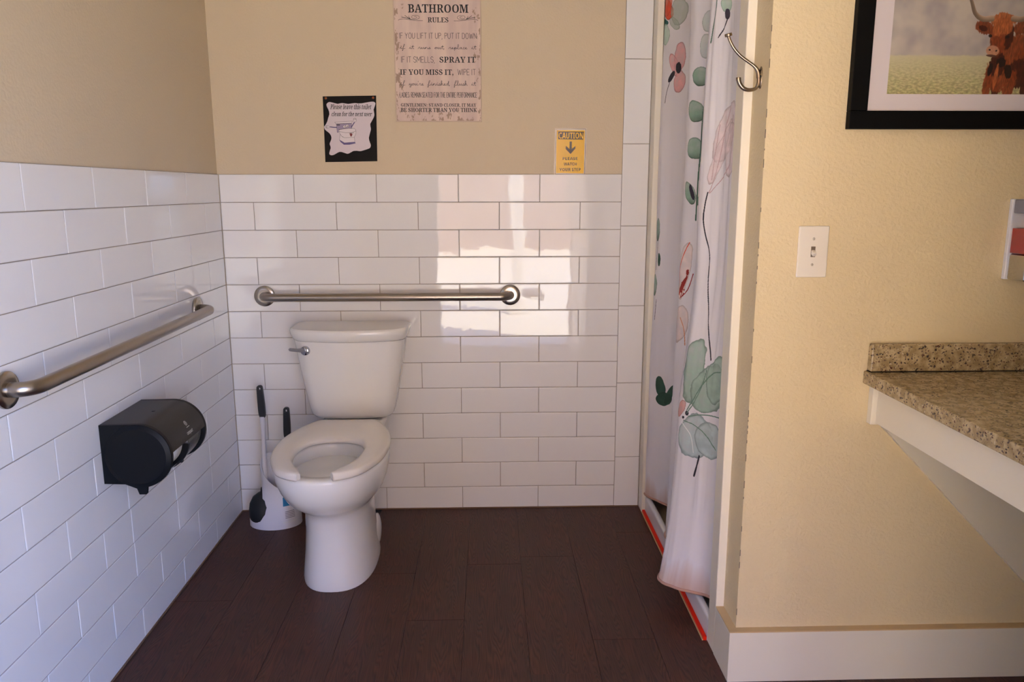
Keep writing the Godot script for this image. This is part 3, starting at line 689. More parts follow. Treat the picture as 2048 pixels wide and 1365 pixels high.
func brush_caddy():
	var g := thing("brush_caddy", "white plastic caddy holding plunger and brush beside the toilet", "brush caddy", Vector3(0.166, 0, 0.112))
	# a waisted shell, slanted at the top and open on one side where the plunger sits
	var shell_at := func(v: float, a: float, inset: float) -> Vector3:
		var top := 0.212 - 0.044 * sin(a) - 0.042 * cos(a)
		var y := v * top
		var k := 1.0 - smoothstep(0.0, 0.15, y - 0.02)
		var rx := lerpf(0.060, 0.099, k) - inset; var rz := lerpf(0.050, 0.076, k) - inset
		return Vector3(lerpf(0.014, 0.0, k) + rx * cos(a), y, rz * sin(a))
	var tris := []; var gr := []
	var rows := 26; var cols := 60
	var gap := func(v: float) -> float:                    # half angle of the opening
		var y := v * 0.2; var f := (y - 0.082) / 0.056
		return 0.74 * sqrt(maxf(1.0 - f * f, 0.0))
	var P := func(i: int, j: int, inset: float) -> Vector3:
		var v := i / float(rows); var h: float = gap.call(v); var mid := PI - 0.30
		return shell_at.call(v, mid + h + (TAU - 2 * h) * j / cols, inset)
	for i in rows:
		for j in cols:
			for e in 2:
				var ins := 0.0 if e == 0 else 0.003
				var q := [P.call(i, j, ins), P.call(i, j + 1, ins), P.call(i + 1, j + 1, ins), P.call(i + 1, j, ins)]
				tris.append_array([q[0], q[2], q[1], q[0], q[3], q[2]] if e == 0 else [q[0], q[1], q[2], q[0], q[2], q[3]]); gr.append_array([e, e])
		for j in [0, cols]:
			var q := [P.call(i, j, 0.0), P.call(i + 1, j, 0.0), P.call(i + 1, j, 0.003), P.call(i, j, 0.003)]
			tris.append_array([q[0], q[1], q[2], q[0], q[2], q[3]] if j == 0 else [q[0], q[2], q[1], q[0], q[3], q[2]]); gr.append_array([2, 2])
	for j in cols:
		var q := [P.call(rows, j, 0.0), P.call(rows, j + 1, 0.0), P.call(rows, j + 1, 0.003), P.call(rows, j, 0.003)]
		tris.append_array([q[0], q[2], q[1], q[0], q[3], q[2]]); gr.append_array([3, 3])
	part(g, "shell", emit(tris, gr), M.white_plastic)
	var base := []
	for y in [0.0, 0.004]:
		var r := []
		for i in 48: r.append(Vector3(0.097 * cos(TAU * i / 48), y, 0.074 * sin(TAU * i / 48)))
		base.append(r)
	part(g, "base", loft(base), M.white_plastic)
	part(g, "sleeve", lathe([Vector2(0.030, 0.006), Vector2(0.030, 0.125), Vector2(0.033, 0.125), Vector2(0.033, 0.006)], 24), M.white_plastic, at(Vector3(0.035, 0, -0.002)))
	# sticker on the front
	var st := st0(); var blue := st0(); var grey := st0()
	var patch := func(s: SurfaceTool, a0: float, a1: float, y0: float, y1: float, lift: float):
		s.set_smooth_group(0)
		for k in 6:
			var c0 := lerpf(a0, a1, k / 6.0); var c1 := lerpf(a0, a1, (k + 1) / 6.0)
			var f := func(a: float, y: float) -> Vector3: return shell_at.call(y / (0.212 - 0.044 * sin(a) - 0.042 * cos(a)), a, -lift)
			q4(s, f.call(c1, y0), f.call(c0, y0), f.call(c0, y1), f.call(c1, y1))
	patch.call(st, 0.42, 1.10, 0.024, 0.122, 0.0006)
	part(g, "sticker", done(st), M.paper)
	patch.call(blue, 0.55, 1.08, 0.088, 0.122, 0.0012)
	part(g, "sticker_emblem", done(blue), mat(Color(0.05, 0.47, 0.66), 0.5))
	for k in 5: patch.call(grey, 0.55, 1.0, 0.042 + k * 0.006, 0.0445 + k * 0.006, 0.0012)
	part(g, "sticker_print", done(grey), mat(Color(0.55, 0.55, 0.6), 0.6))
	# plunger
	var p := thing("plunger", "plunger with a black rubber cup, white shaft and tall dark grip", "plunger", Vector3(0.132, 0.012, 0.118))
	part(p, "cup", lathe([Vector2(0.045, 0.0), Vector2(0.056, 0.002), Vector2(0.063, 0.022), Vector2(0.064, 0.05), Vector2(0.060, 0.075), Vector2(0.048, 0.098), Vector2(0.030, 0.112), Vector2(0.018, 0.118), Vector2(0.015, 0.135), Vector2(0.0001, 0.135)], 36), M.rubber)
	part(p, "shaft", tube([Vector3(0, 0.13, 0), Vector3(0.003, 0.2, 0), Vector3(0.008, 0.34, 0.003), Vector3(0.010, 0.42, 0.004)], [0.0115, 0.0105, 0.0075, 0.0100], 16), M.white_plastic)
	grip(p, Vector3(0.010, 0.413, 0.004), 0.128, -0.035)
	var b := thing("toilet_brush", "toilet brush with a short dark grip leaning behind the bowl", "toilet brush", Vector3(0.205, 0.0, 0.112))
	part(b, "bristles", bristle_mesh(), mat(Color(0.16, 0.16, 0.17), 0.8))
	part(b, "shaft", tube([Vector3(0, 0.10, 0), Vector3(0.008, 0.2, 0.002), Vector3(0.024, 0.35, 0.006)], [0.008, 0.008, 0.008], 14), M.white_plastic)
	grip(b, Vector3(0.024, 0.340, 0.006), 0.126, 0.02)

func grip(p: Node, base: Vector3, L: float, lean: float):
	var shape := PackedVector2Array()
	for q in smooth2([Vector2(-0.003, 0), Vector2(0.0095, 0.004), Vector2(0.0125, 0.03), Vector2(0.0125, 0.065), Vector2(0.0105, L - 0.012), Vector2(0.007, L - 0.002), Vector2(0, L), Vector2(-0.007, L - 0.002), Vector2(-0.0105, L - 0.012), Vector2(-0.012, 0.065), Vector2(-0.0125, 0.03), Vector2(-0.0105, 0.010)], 3): shape.append(q)
	var c := CSGPolygon3D.new(); c.polygon = shape; c.depth = 0.013; c.name = "grip"; c.material = M.grip
	c.transform = Transform3D(Basis(Vector3.BACK, -lean), base + Vector3(0, 0, 0.0065))
	var hole := CSGBox3D.new(); hole.name = "hang_hole"; hole.operation = CSGShape3D.OPERATION_SUBTRACTION; hole.size = Vector3(0.008, 0.011, 0.05); hole.position = Vector3(0, L - 0.013, -0.0065); hole.material = M.grip
	c.add_child(hole); p.add_child(c, true)

func bristle_mesh() -> ArrayMesh:
	var r := RandomNumberGenerator.new(); r.seed = 77
	var s := st0(); s.set_smooth_group(-1)
	for k in 420:
		var y := r.randf_range(0.06, 0.15); var a := r.randf() * TAU; var l := 0.027 * sqrt(clampf(1.0 - pow((y - 0.105) / 0.055, 2.0), 0.1, 1.0))
		var d := Vector3(cos(a), r.randf_range(-0.1, 0.5), sin(a)) * l; var n := Vector3(-sin(a), 0, cos(a)) * 0.0007; var o := Vector3(0.0, y, 0)
		q4(s, o - n, o + n, o + d + n, o + d - n); q4(s, o + n, o - n, o + d - n, o + d + n)
	return done(s)

# ======================================================================= curtain and hook
const CY := [2.03, 1.1, 0.55, 0.08]
var CN := [
	[Vector2(1.70, 0.03), Vector2(1.70, 0.03), Vector2(1.70, 0.03), Vector2(1.70, 0.03)],
	[Vector2(1.632, 0.07), Vector2(1.625, 0.08), Vector2(1.618, 0.08), Vector2(1.616, 0.07)],
	[Vector2(1.69, 0.27), Vector2(1.69, 0.27), Vector2(1.69, 0.27), Vector2(1.70, 0.25)],
	[Vector2(1.622, 0.485), Vector2(1.615, 0.50), Vector2(1.608, 0.50), Vector2(1.612, 0.46)],
	[Vector2(1.685, 0.585), Vector2(1.68, 0.60), Vector2(1.68, 0.58), Vector2(1.69, 0.56)],
	[Vector2(1.612, 0.735), Vector2(1.598, 0.745), Vector2(1.578, 0.69), Vector2(1.53, 0.73)],
	[Vector2(1.648, 0.815), Vector2(1.635, 0.83), Vector2(1.61, 0.79), Vector2(1.562, 0.81)],
	[Vector2(1.640, 0.88), Vector2(1.66, 0.89), Vector2(1.65, 0.87), Vector2(1.645, 0.86)],
	[Vector2(1.69, 0.95), Vector2(1.69, 0.95), Vector2(1.69, 0.945), Vector2(1.69, 0.93)]]
const CU := [0.0, 0.091, 0.2816, 0.5103, 0.6278, 0.7858, 0.8758, 0.9369, 1.0]

func curtain_at(t: float, y: float) -> Vector3:
	var k := 0
	while k < 2 and y < CY[k + 1]: k += 1
	var f := clampf((y - CY[k]) / (CY[k + 1] - CY[k]), 0, 1)
	f = f * f if k == 2 else f * f * (3 - 2 * f)
	var nd := func(j: int) -> Vector2: var n = CN[clampi(j, 0, 8)]; return (n[k] as Vector2).lerp(n[k + 1], f)
	var i := int(minf(t, 7.9999)); var s := t - i
	var p: Vector2 = (nd.call(i) as Vector2).cubic_interpolate(nd.call(i + 1), nd.call(i - 1), nd.call(i + 2), s)
	return Vector3(p.x, y, p.y)

func curtain():
	var c := thing("shower_curtain", "white shower curtain printed with watercolour flowers and green leaves", "shower curtain", Vector3.ZERO)
	var m := mat(Color(1, 1, 1), 0.85); m.albedo_texture = ImageTexture.create_from_image(curtain_print()); m.cull_mode = BaseMaterial3D.CULL_DISABLED
	m.backlight_enabled = true; m.backlight = Color(0.25, 0.24, 0.24)
	m.texture_repeat = false
	var s := st0(); s.set_smooth_group(0)
	var nt := 160; var ny := 90
	var wob := FastNoiseLite.new(); wob.seed = 15; wob.frequency = 2.2
	var P := func(i: int, j: int):
		var t := 8.0 * i / nt; var y := lerpf(2.03, 0.08, j / float(ny))
		var k := int(minf(t, 7.999)); var p := curtain_at(t, y)
		p.x += 0.004 * wob.get_noise_2d(t * 1.2, y * 0.6)
		s.set_uv(Vector2(lerpf(CU[k], CU[k + 1], t - k), j / float(ny))); s.add_vertex(p)
	for i in nt:
		for j in ny:
			for q in [[0, 0], [1, 1], [0, 1], [0, 0], [1, 0], [1, 1]]: P.call(i + q[0], j + q[1])
	part(c, "cloth", done(s), m)
	var hem := st0()
	var path := []
	for i in 161: var t := 8.0 * i / 160; path.append(curtain_at(t, 0.081) + Vector3(0.004 * wob.get_noise_2d(t * 1.2, 0.081 * 0.6), 0, 0))
	part(c, "hem", tube(path, 0.0046, 8), mat(Color(0.74, 0.58, 0.51), 0.9), Transform3D.IDENTITY, "stained pinkish rolled hem")
	var rod := thing("curtain_rod", "chrome tension rod carrying the shower curtain", "curtain rod", Vector3(1.66, 2.044, 0.066))
	part(rod, "tube", tube([Vector3(0, 0, 0.0), Vector3(0, 0, 0.45), Vector3(0, 0, 0.896)], 0.0125, 16), M.chrome)
	part(rod, "end_cup", lathe([Vector2(0.0001, 0), Vector2(0.022, 0), Vector2(0.022, 0.012), Vector2(0.0001, 0.012)], 20), M.chrome, aim(Vector3(0, 0, 0.0), Vector3.BACK))
	part(rod, "end_cup", lathe([Vector2(0.0001, 0), Vector2(0.022, 0), Vector2(0.022, 0.012), Vector2(0.0001, 0.012)], 20), M.chrome, aim(Vector3(0, 0, 0.896), Vector3.FORWARD))

func curtain_print() -> Image:
	var W := 1024; var H := 1792
	var im := Image.create(W, H, false, Image.FORMAT_RGB8); im.fill(Color(0.885, 0.87, 0.88))
	var n := FastNoiseLite.new(); n.seed = 2; n.frequency = 0.03; n.fractal_octaves = 3
	var ink := {"or": Color(0.86, 0.33, 0.22), "te": Color(0.10, 0.33, 0.30), "pg": Color(0.70, 0.79, 0.74), "gg": Color(0.62, 0.66, 0.60), "pk": Color(0.84, 0.62, 0.62), "dk": Color(0.13, 0.12, 0.16), "gl": Color(0.70, 0.74, 0.71), "gr": Color(0.50, 0.61, 0.53), "dp": Color(0.17, 0.14, 0.20), "lg": Color(0.66, 0.76, 0.68), "li": Color(0.87, 0.79, 0.79), "ob": Color(0.80, 0.50, 0.33), "pp": Color(0.88, 0.79, 0.76), "rd": Color(0.58, 0.14, 0.12), "bg": Color(0.60, 0.69, 0.63), "bl": Color(0.68, 0.74, 0.74), "pb": Color(0.82, 0.60, 0.57), "dg": Color(0.13, 0.27, 0.21), "gn": Color(0.25, 0.38, 0.31), "vn": Color(0.40, 0.52, 0.45), "wh": Color(0.90, 0.91, 0.90), "pl": Color(0.76, 0.62, 0.63)}
	var marks := [
		["or", 0.1053, 0.0649, 0.0386, 0.0027, 0.0214, 0.0225], ["or", 0.1270, 0.0640, 0.0140, 0.0027, -0.0127, 0.0148], ["te", 0.0817, 0.0878, 0.0471, 0.0052, 0.0026, 0.0063], ["pg", 0.1019, 0.1106, 0.0357, 0.0043, -0.0037, 0.0168],
		["gg", 0.1841, 0.0805, 0.0441, 0.0073, -0.0098, 0.0217], ["gg", 0.1605, 0.0971, 0.0199, -0.0017, 0.0196, 0.0122], ["pk", 0.1967, 0.1592, 0.0292, 0.0037, -0.0078, 0.0243], ["pk", 0.1693, 0.1680, 0.0224, -0.0002, 0.0187, 0.0212],
		["pk", 0.1993, 0.1991, 0.0291, 0.0036, -0.0078, 0.0179], ["dk", 0.1936, 0.1758, 0.0132, 0.0010, 0.0012, 0.0094], ["dk", 0.1563, 0.1876, 0.0095, 0.0023, -0.0148, 0.0088], ["gl", 0.5736, 0.1360, 0.0182, 0.0020, -0.0013, 0.0150],
		["gl", 0.5696, 0.1720, 0.0168, 0.0017, -0.0015, 0.0174], ["gr", 0.5600, 0.2164, 0.0256, 0.0013, 0.0014, 0.0142], ["gr", 0.5488, 0.2676, 0.0252, -0.0010, 0.0087, 0.0174], ["gr", 0.5496, 0.3247, 0.0257, -0.0005, 0.0051, 0.0169],
		["gr", 0.5407, 0.3943, 0.0172, -0.0015, 0.0114, 0.0176], ["gr", 0.5746, 0.4028, 0.0085, 0.0019, -0.0082, 0.0099], ["dp", 0.5479, 0.3928, 0.0060, -0.0008, 0.0072, 0.0122], ["lg", 0.8519, 0.1408, 0.0178, 0.0016, 0.0017, 0.0104],
		["dp", 0.8572, 0.1541, 0.0083, 0.0007, 0.0011, 0.0065], ["li", 0.8825, 0.3111, 0.0358, 0.0039, -0.0260, 0.0393], ["li", 0.8646, 0.3409, 0.0190, 0.0034, -0.0359, 0.0422], ["li", 0.9063, 0.3352, 0.0223, 0.0010, -0.0039, 0.0364],
		["ob", 0.5830, 0.3619, 0.0046, 0.0002, -0.0002, 0.0138], ["pp", 0.5315, 0.5170, 0.0224, -0.0001, -0.0123, 0.0451], ["rd", 0.5282, 0.5434, 0.0070, 0.0005, -0.0177, 0.0181], ["rd", 0.5447, 0.5204, 0.0047, -0.0002, 0.0006, 0.0049],
		["pp", 0.5266, 0.6068, 0.0346, -0.0022, -0.0029, 0.0288], ["bg", 0.8425, 0.6533, 0.0396, -0.0023, 0.0007, 0.0487], ["bg", 0.9025, 0.6776, 0.0488, 0.0107, -0.0384, 0.0382], ["bg", 0.9187, 0.6596, 0.0307, -0.0019, -0.0045, 0.0380],
		["bl", 0.8639, 0.7573, 0.0583, -0.0111, 0.0035, 0.0344], ["bl", 0.9105, 0.7537, 0.0359, -0.0161, 0.0195, 0.0234], ["pb", 0.8122, 0.7201, 0.0163, -0.0012, -0.0103, 0.0150], ["dk", 0.8373, 0.7249, 0.0061, -0.0010, 0.0008, 0.0039],
		["dk", 0.8255, 0.7334, 0.0042, -0.0007, 0.0005, 0.0024], ["dg", 0.1707, 0.7630, 0.0225, -0.0040, 0.0108, 0.0223], ["dg", 0.1859, 0.7859, 0.0386, -0.0051, 0.0014, 0.0138], ["dg", 0.2139, 0.7723, 0.0131, -0.0001, -0.0167, 0.0208],
		["gr", 0.1125, 0.4612, 0.0171, -0.0004, 0.0027, 0.0206], ["gr", 0.1047, 0.5681, 0.0200, -0.0013, 0.0045, 0.0210], ["dg", 0.1318, 0.5189, 0.0085, -0.0004, 0.0017, 0.0132]]
	var id := 0
	for k in marks:
		id += 1
		var c := Vector2(k[1] * W, k[2] * H); var a := Vector2(k[3] * W, k[4] * H); var b := Vector2(k[5] * W, k[6] * H)
		var ext := Vector2(absf(a.x) + absf(b.x), absf(a.y) + absf(b.y)) * 1.15; var det := a.cross(b)
		var soft: bool = k[0] in ["li", "pp", "gl", "gg"]
		for y in range(maxi(0, int(c.y - ext.y)), mini(H, int(c.y + ext.y) + 1)):
			for x in range(maxi(0, int(c.x - ext.x)), mini(W, int(c.x + ext.x) + 1)):
				var d := Vector2(x, y) - c
				var q := Vector2(d.cross(b) / det, a.cross(d) / det)
				var r := q.length() * (1.0 + 0.20 * n.get_noise_2d(x * 0.45 + id * 300.0, y * 0.45))
				if r > 1.0: continue
				var v := n.get_noise_2d(x * 0.9 + id * 90, y * 0.9)
				var al := 0.82 + 0.35 * v + 0.22 * smoothstep(0.8, 1.0, r) + 0.12 * q.y
				if soft: al *= 0.75
				if k[0] in ["dk", "dp", "rd", "dg", "te"]: al = 0.95
				im.set_pixel(x, y, im.get_pixel(x, y).lerp(ink[k[0]] * (1.0 - 0.22 * smoothstep(0.86, 1.0, r) + 0.12 * v - (0.25 * smoothstep(0.2, 1.0, q.y) if k[0] == "gr" else 0.0)), clampf(al, 0, 1)))
	var pens := [
		["dk", 1.2, 0.1472, 0.1982, 0.1331, 0.2146, 0.1270, 0.2318], ["gn", 2.0, 0.5882, 0.2562, 0.5722, 0.2631, 0.5693, 0.2969, 0.5691, 0.3273, 0.5658, 0.3579, 0.5647, 0.3966, 0.5635, 0.4358],
		["dk", 1.6, 0.8283, 0.3924, 0.8217, 0.4100, 0.8191, 0.4313, 0.8298, 0.4561, 0.8435, 0.4736, 0.8485, 0.4878, 0.8489, 0.5168, 0.8620, 0.5604, 0.8937, 0.6328], ["gn", 1.8, 0.8201, 0.1327, 0.8187, 0.1455, 0.8102, 0.1642, 0.8032, 0.1867],
		["dk", 1.4, 0.8596, 0.1588, 0.8504, 0.1709, 0.8334, 0.1826], ["dk", 2.2, 0.8877, 0.7841, 0.8818, 0.7997, 0.8747, 0.8189], ["dk", 1.8, 0.9437, 0.7887, 0.9419, 0.8125, 0.9396, 0.8422],
		["vn", 1.3, 0.8363, 0.7202, 0.8601, 0.6924, 0.9000, 0.6549, 0.9277, 0.6469], ["vn", 1.2, 0.8373, 0.7249, 0.8742, 0.6823, 0.8854, 0.6493], ["vn", 1.3, 0.8433, 0.7288, 0.8988, 0.7172, 0.9467, 0.7139],
		["wh", 1.3, 0.8203, 0.7409, 0.8524, 0.7578, 0.8668, 0.7830], ["vn", 1.2, 0.8284, 0.7378, 0.8877, 0.7430, 0.9313, 0.7645], ["or", 1.2, 0.5468, 0.4719, 0.5278, 0.4927, 0.5107, 0.5222, 0.5184, 0.5590],
		["ob", 1.2, 0.5272, 0.5959, 0.5456, 0.6154, 0.5522, 0.6402], ["rd", 1.2, 0.5231, 0.5628, 0.5353, 0.5413, 0.5478, 0.5162], ["rd", 1.2, 0.5231, 0.5628, 0.5481, 0.5489, 0.5635, 0.5221],
		["pl", 1.0, 0.9004, 0.2722, 0.8774, 0.3075, 0.8601, 0.3545, 0.8317, 0.3924], ["pl", 1.0, 0.9155, 0.2893, 0.9112, 0.3353, 0.8846, 0.3684, 0.8335, 0.3931], ["pl", 1.0, 0.8583, 0.3002, 0.8476, 0.3338, 0.8376, 0.3749],
		["dk", 1.1, 0.1257, 0.5957, 0.1201, 0.6350], ["dk", 1.0, 0.1182, 0.4817, 0.1102, 0.5389]]
	for k in pens:
		var pts := []
		for i in range(2, k.size(), 2): pts.append(Vector2(k[i] * W, k[i + 1] * H))
		for p in smooth2(pts, 60, false):
			var rad: float = k[1] * 1.15
			for y in range(int(p.y - rad), int(p.y + rad) + 2):
				for x in range(int(p.x - rad), int(p.x + rad) + 2):
					if x >= 0 and y >= 0 and x < W and y < H and Vector2(x, y).distance_to(p) <= rad: im.set_pixel(x, y, ink[k[0]])
	for k in 26:                                             # stamens of the two open flowers
		var a := k * 2.4; var big := k < 14
		var c := Vector2(0.1936 * W, 0.1758 * H) if big else Vector2(0.529 * W, 0.548 * H)
		var p := c + Vector2(cos(a) * (12 if big else 9), sin(a) * (18 if big else 24)) * (0.4 + 0.6 * fposmod(k * 0.37, 1.0))
		for y in range(-3, 4):
			for x in range(-3, 4):
				if x * x + y * y < 7: im.set_pixel(clampi(int(p.x) + x, 0, W - 1), clampi(int(p.y) + y, 0, H - 1), ink["dk"] if big else ink["rd"])
	# water stain creeping up from the hem
	for y in range(H - 130, H):
		for x in W:
			var f := clampf((y - (H - 66) + 46.0 * n.get_noise_2d(x * 0.7, 9.0)) / 90.0, 0, 1)
			if f > 0: im.set_pixel(x, y, im.get_pixel(x, y).lerp(Color(0.72, 0.56, 0.48), f * 0.75))
	return im

func hook():
	var g := thing("robe_hook", "brushed nickel double robe hook on the white jamb side", "robe hook", Vector3(1.642, 1.53, 1.082))
	var o := Vector3(1.642, 1.53, 1.082)
	var P := func(list: Array) -> Array:
		var r := []
		for q in list: r.append(Vector3(q[0], q[1], 1.08) - o)
		return smooth3(r, 6)
	part(g, "base_plate", lathe([Vector2(0.0001, 0), Vector2(0.0125, 0), Vector2(0.0128, 0.0015), Vector2(0.0105, 0.0034), Vector2(0.0001, 0.004)], 32), M.nickel, Transform3D(Basis(Vector3(0, 0, 1), Vector3(-1, 0, 0), Vector3(0, -1, 0)) * Basis.from_scale(Vector3(0.85, 1, 2.0)), Vector3(0, 0, 0)))
	var up: Array = P.call([[1.638, 1.530], [1.634, 1.545], [1.625, 1.556], [1.609, 1.567], [1.590, 1.580], [1.574, 1.597], [1.564, 1.614], [1.5605, 1.624]])
	var ur := []
	for i in up.size(): ur.append(lerpf(0.0062, 0.0036, minf(i / 14.0, 1.0)))
	part(g, "upper_arm", tube(up, ur, 14), M.nickel)
	part(g, "tip", lathe([Vector2(0.0001, 0), Vector2(0.0078, 0), Vector2(0.0084, 0.001), Vector2(0.0084, 0.006), Vector2(0.0078, 0.007), Vector2(0.0001, 0.007)], 24), M.nickel, aim(Vector3(1.5615, 1.6215, 1.08) - o, Vector3(-0.28, 1, 0.1)))
	var lo: Array = P.call([[1.637, 1.535], [1.637, 1.518], [1.631, 1.506], [1.616, 1.5025], [1.603, 1.506], [1.594, 1.515], [1.590, 1.5245], [1.5895, 1.531]])
	var lr := []
	for i in lo.size(): lr.append(lerpf(0.0042, 0.0058, clampf((i - 14) / 24.0, 0, 1)) if i < lo.size() - 1 else 0.003)
	part(g, "lower_arm", tube(lo, lr, 14), M.nickel)
	part(g, "screw", lathe([Vector2(0.0001, 0), Vector2(0.003, 0), Vector2(0.003, 0.0008), Vector2(0.0001, 0.0008)], 12), M.dark, aim(Vector3(-0.0036, 0.002, 0.008), Vector3(-1, 0, 0)))

# ======================================================================= yellow wall
func light_switch():
	var g := thing("light_switch", "ivory toggle light switch plate on the yellow wall", "light switch", Vector3(1.771, 1.127, 1.135))
	part(g, "plate", rbox(Vector3(-0.0365, -0.061, 0.0002), Vector3(0.0365, 0.061, 0.0062), 0.0045, 3), M.ivory)
	part(g, "toggle_slot", box(Vector3(-0.0052, -0.0125, 0.006), Vector3(0.0052, 0.0125, 0.0066)), mat(Color(0.42, 0.36, 0.30), 0.7))
	part(g, "toggle", rbox(Vector3(-0.0042, -0.005, -0.004), Vector3(0.0042, 0.005, 0.012), 0.0018), M.ivory, Transform3D(Basis(Vector3.RIGHT, 0.45), Vector3(0, -0.001, 0.006)))
	for s in [-1, 1]:
		part(g, "screw", lathe([Vector2(0.0001, 0), Vector2(0.0032, 0), Vector2(0.0028, 0.0008), Vector2(0.0001, 0.001)], 14), mat(Color(0.74, 0.70, 0.64), 0.35), aim(Vector3(0, s * 0.0305, 0.0061), Vector3.BACK))

func counter():
	var c := thing("vanity_counter", "beige speckled granite counter with dark flecks and a low backsplash", "counter", Vector3(1.92, 0.803, 1.136))
	part(c, "slab", rbox(Vector3(0, 0, 0), Vector3(0.675, 0.032, 1.75), 0.004, 2), M.granite)
	part(c, "backsplash", rbox(Vector3(0.008, 0.0335, 0.0005), Vector3(0.675, 0.101, 0.0215), 0.003, 2), M.granite)
	part(c, "caulk", box(Vector3(0.008, 0.0316, 0.0005), Vector3(0.675, 0.0336, 0.022)), M.dark)
	var s := thing("counter_support", "white painted wooden apron and wall gusset under the granite counter", "counter support", Vector3(1.945, 0.27, 1.1355))
	part(s, "apron", rbox(Vector3(0.006, 0.436, 0.022), Vector3(0.026, 0.532, 1.70), 0.0015), M.white_trim)
	part(s, "wall_cleat", rbox(Vector3(-0.006, 0.432, 0.0), Vector3(0.65, 0.532, 0.021), 0.0015), M.white_trim)
	part(s, "gusset", prism(PackedVector2Array([Vector2(0.022, 0.431), Vector2(0.65, -0.215), Vector2(0.65, 0.431)]), 0.0, 0.020), M.white_trim)

func picture():
	var g := thing("framed_picture", "black framed photograph of a brown horned cow in a meadow", "picture", Vector3(1.827, 1.409, 1.1355))
	var w := 0.645; var h := 0.52; var f := 0.040; var d := 0.02
	part(g, "frame", rbox(Vector3(0, 0, 0), Vector3(w, f, d), 0.0015), M.picture_frame); part(g, "frame", rbox(Vector3(0, h - f, 0), Vector3(w, h, d), 0.0015), M.picture_frame)
	part(g, "frame", rbox(Vector3(0, f, 0), Vector3(f, h - f, d), 0.0015), M.picture_frame); part(g, "frame", rbox(Vector3(w - f, f, 0), Vector3(w, h - f, d), 0.0015), M.picture_frame)
	part(g, "mat_board", box(Vector3(f, f, 0.002), Vector3(w - f, h - f, 0.010)), M.mat_board)
	var s := st0(); s.set_smooth_group(-1)
	var a := Vector2(0.0855, 0.0775); var b := Vector2(w - 0.0855, h - 0.0775)
	for q in [[0, 0], [1, 1], [1, 0], [0, 0], [0, 1], [1, 1]]:
		s.set_uv(Vector2(q[0], 1 - q[1])); s.add_vertex(Vector3(lerpf(a.x, b.x, q[0]), lerpf(a.y, b.y, q[1]), 0.0104))
	var m := mat(Color(1, 1, 1), 0.5); m.albedo_texture = ImageTexture.create_from_image(cow_print()); m.texture_repeat = false
	part(g, "print", done(s), m)

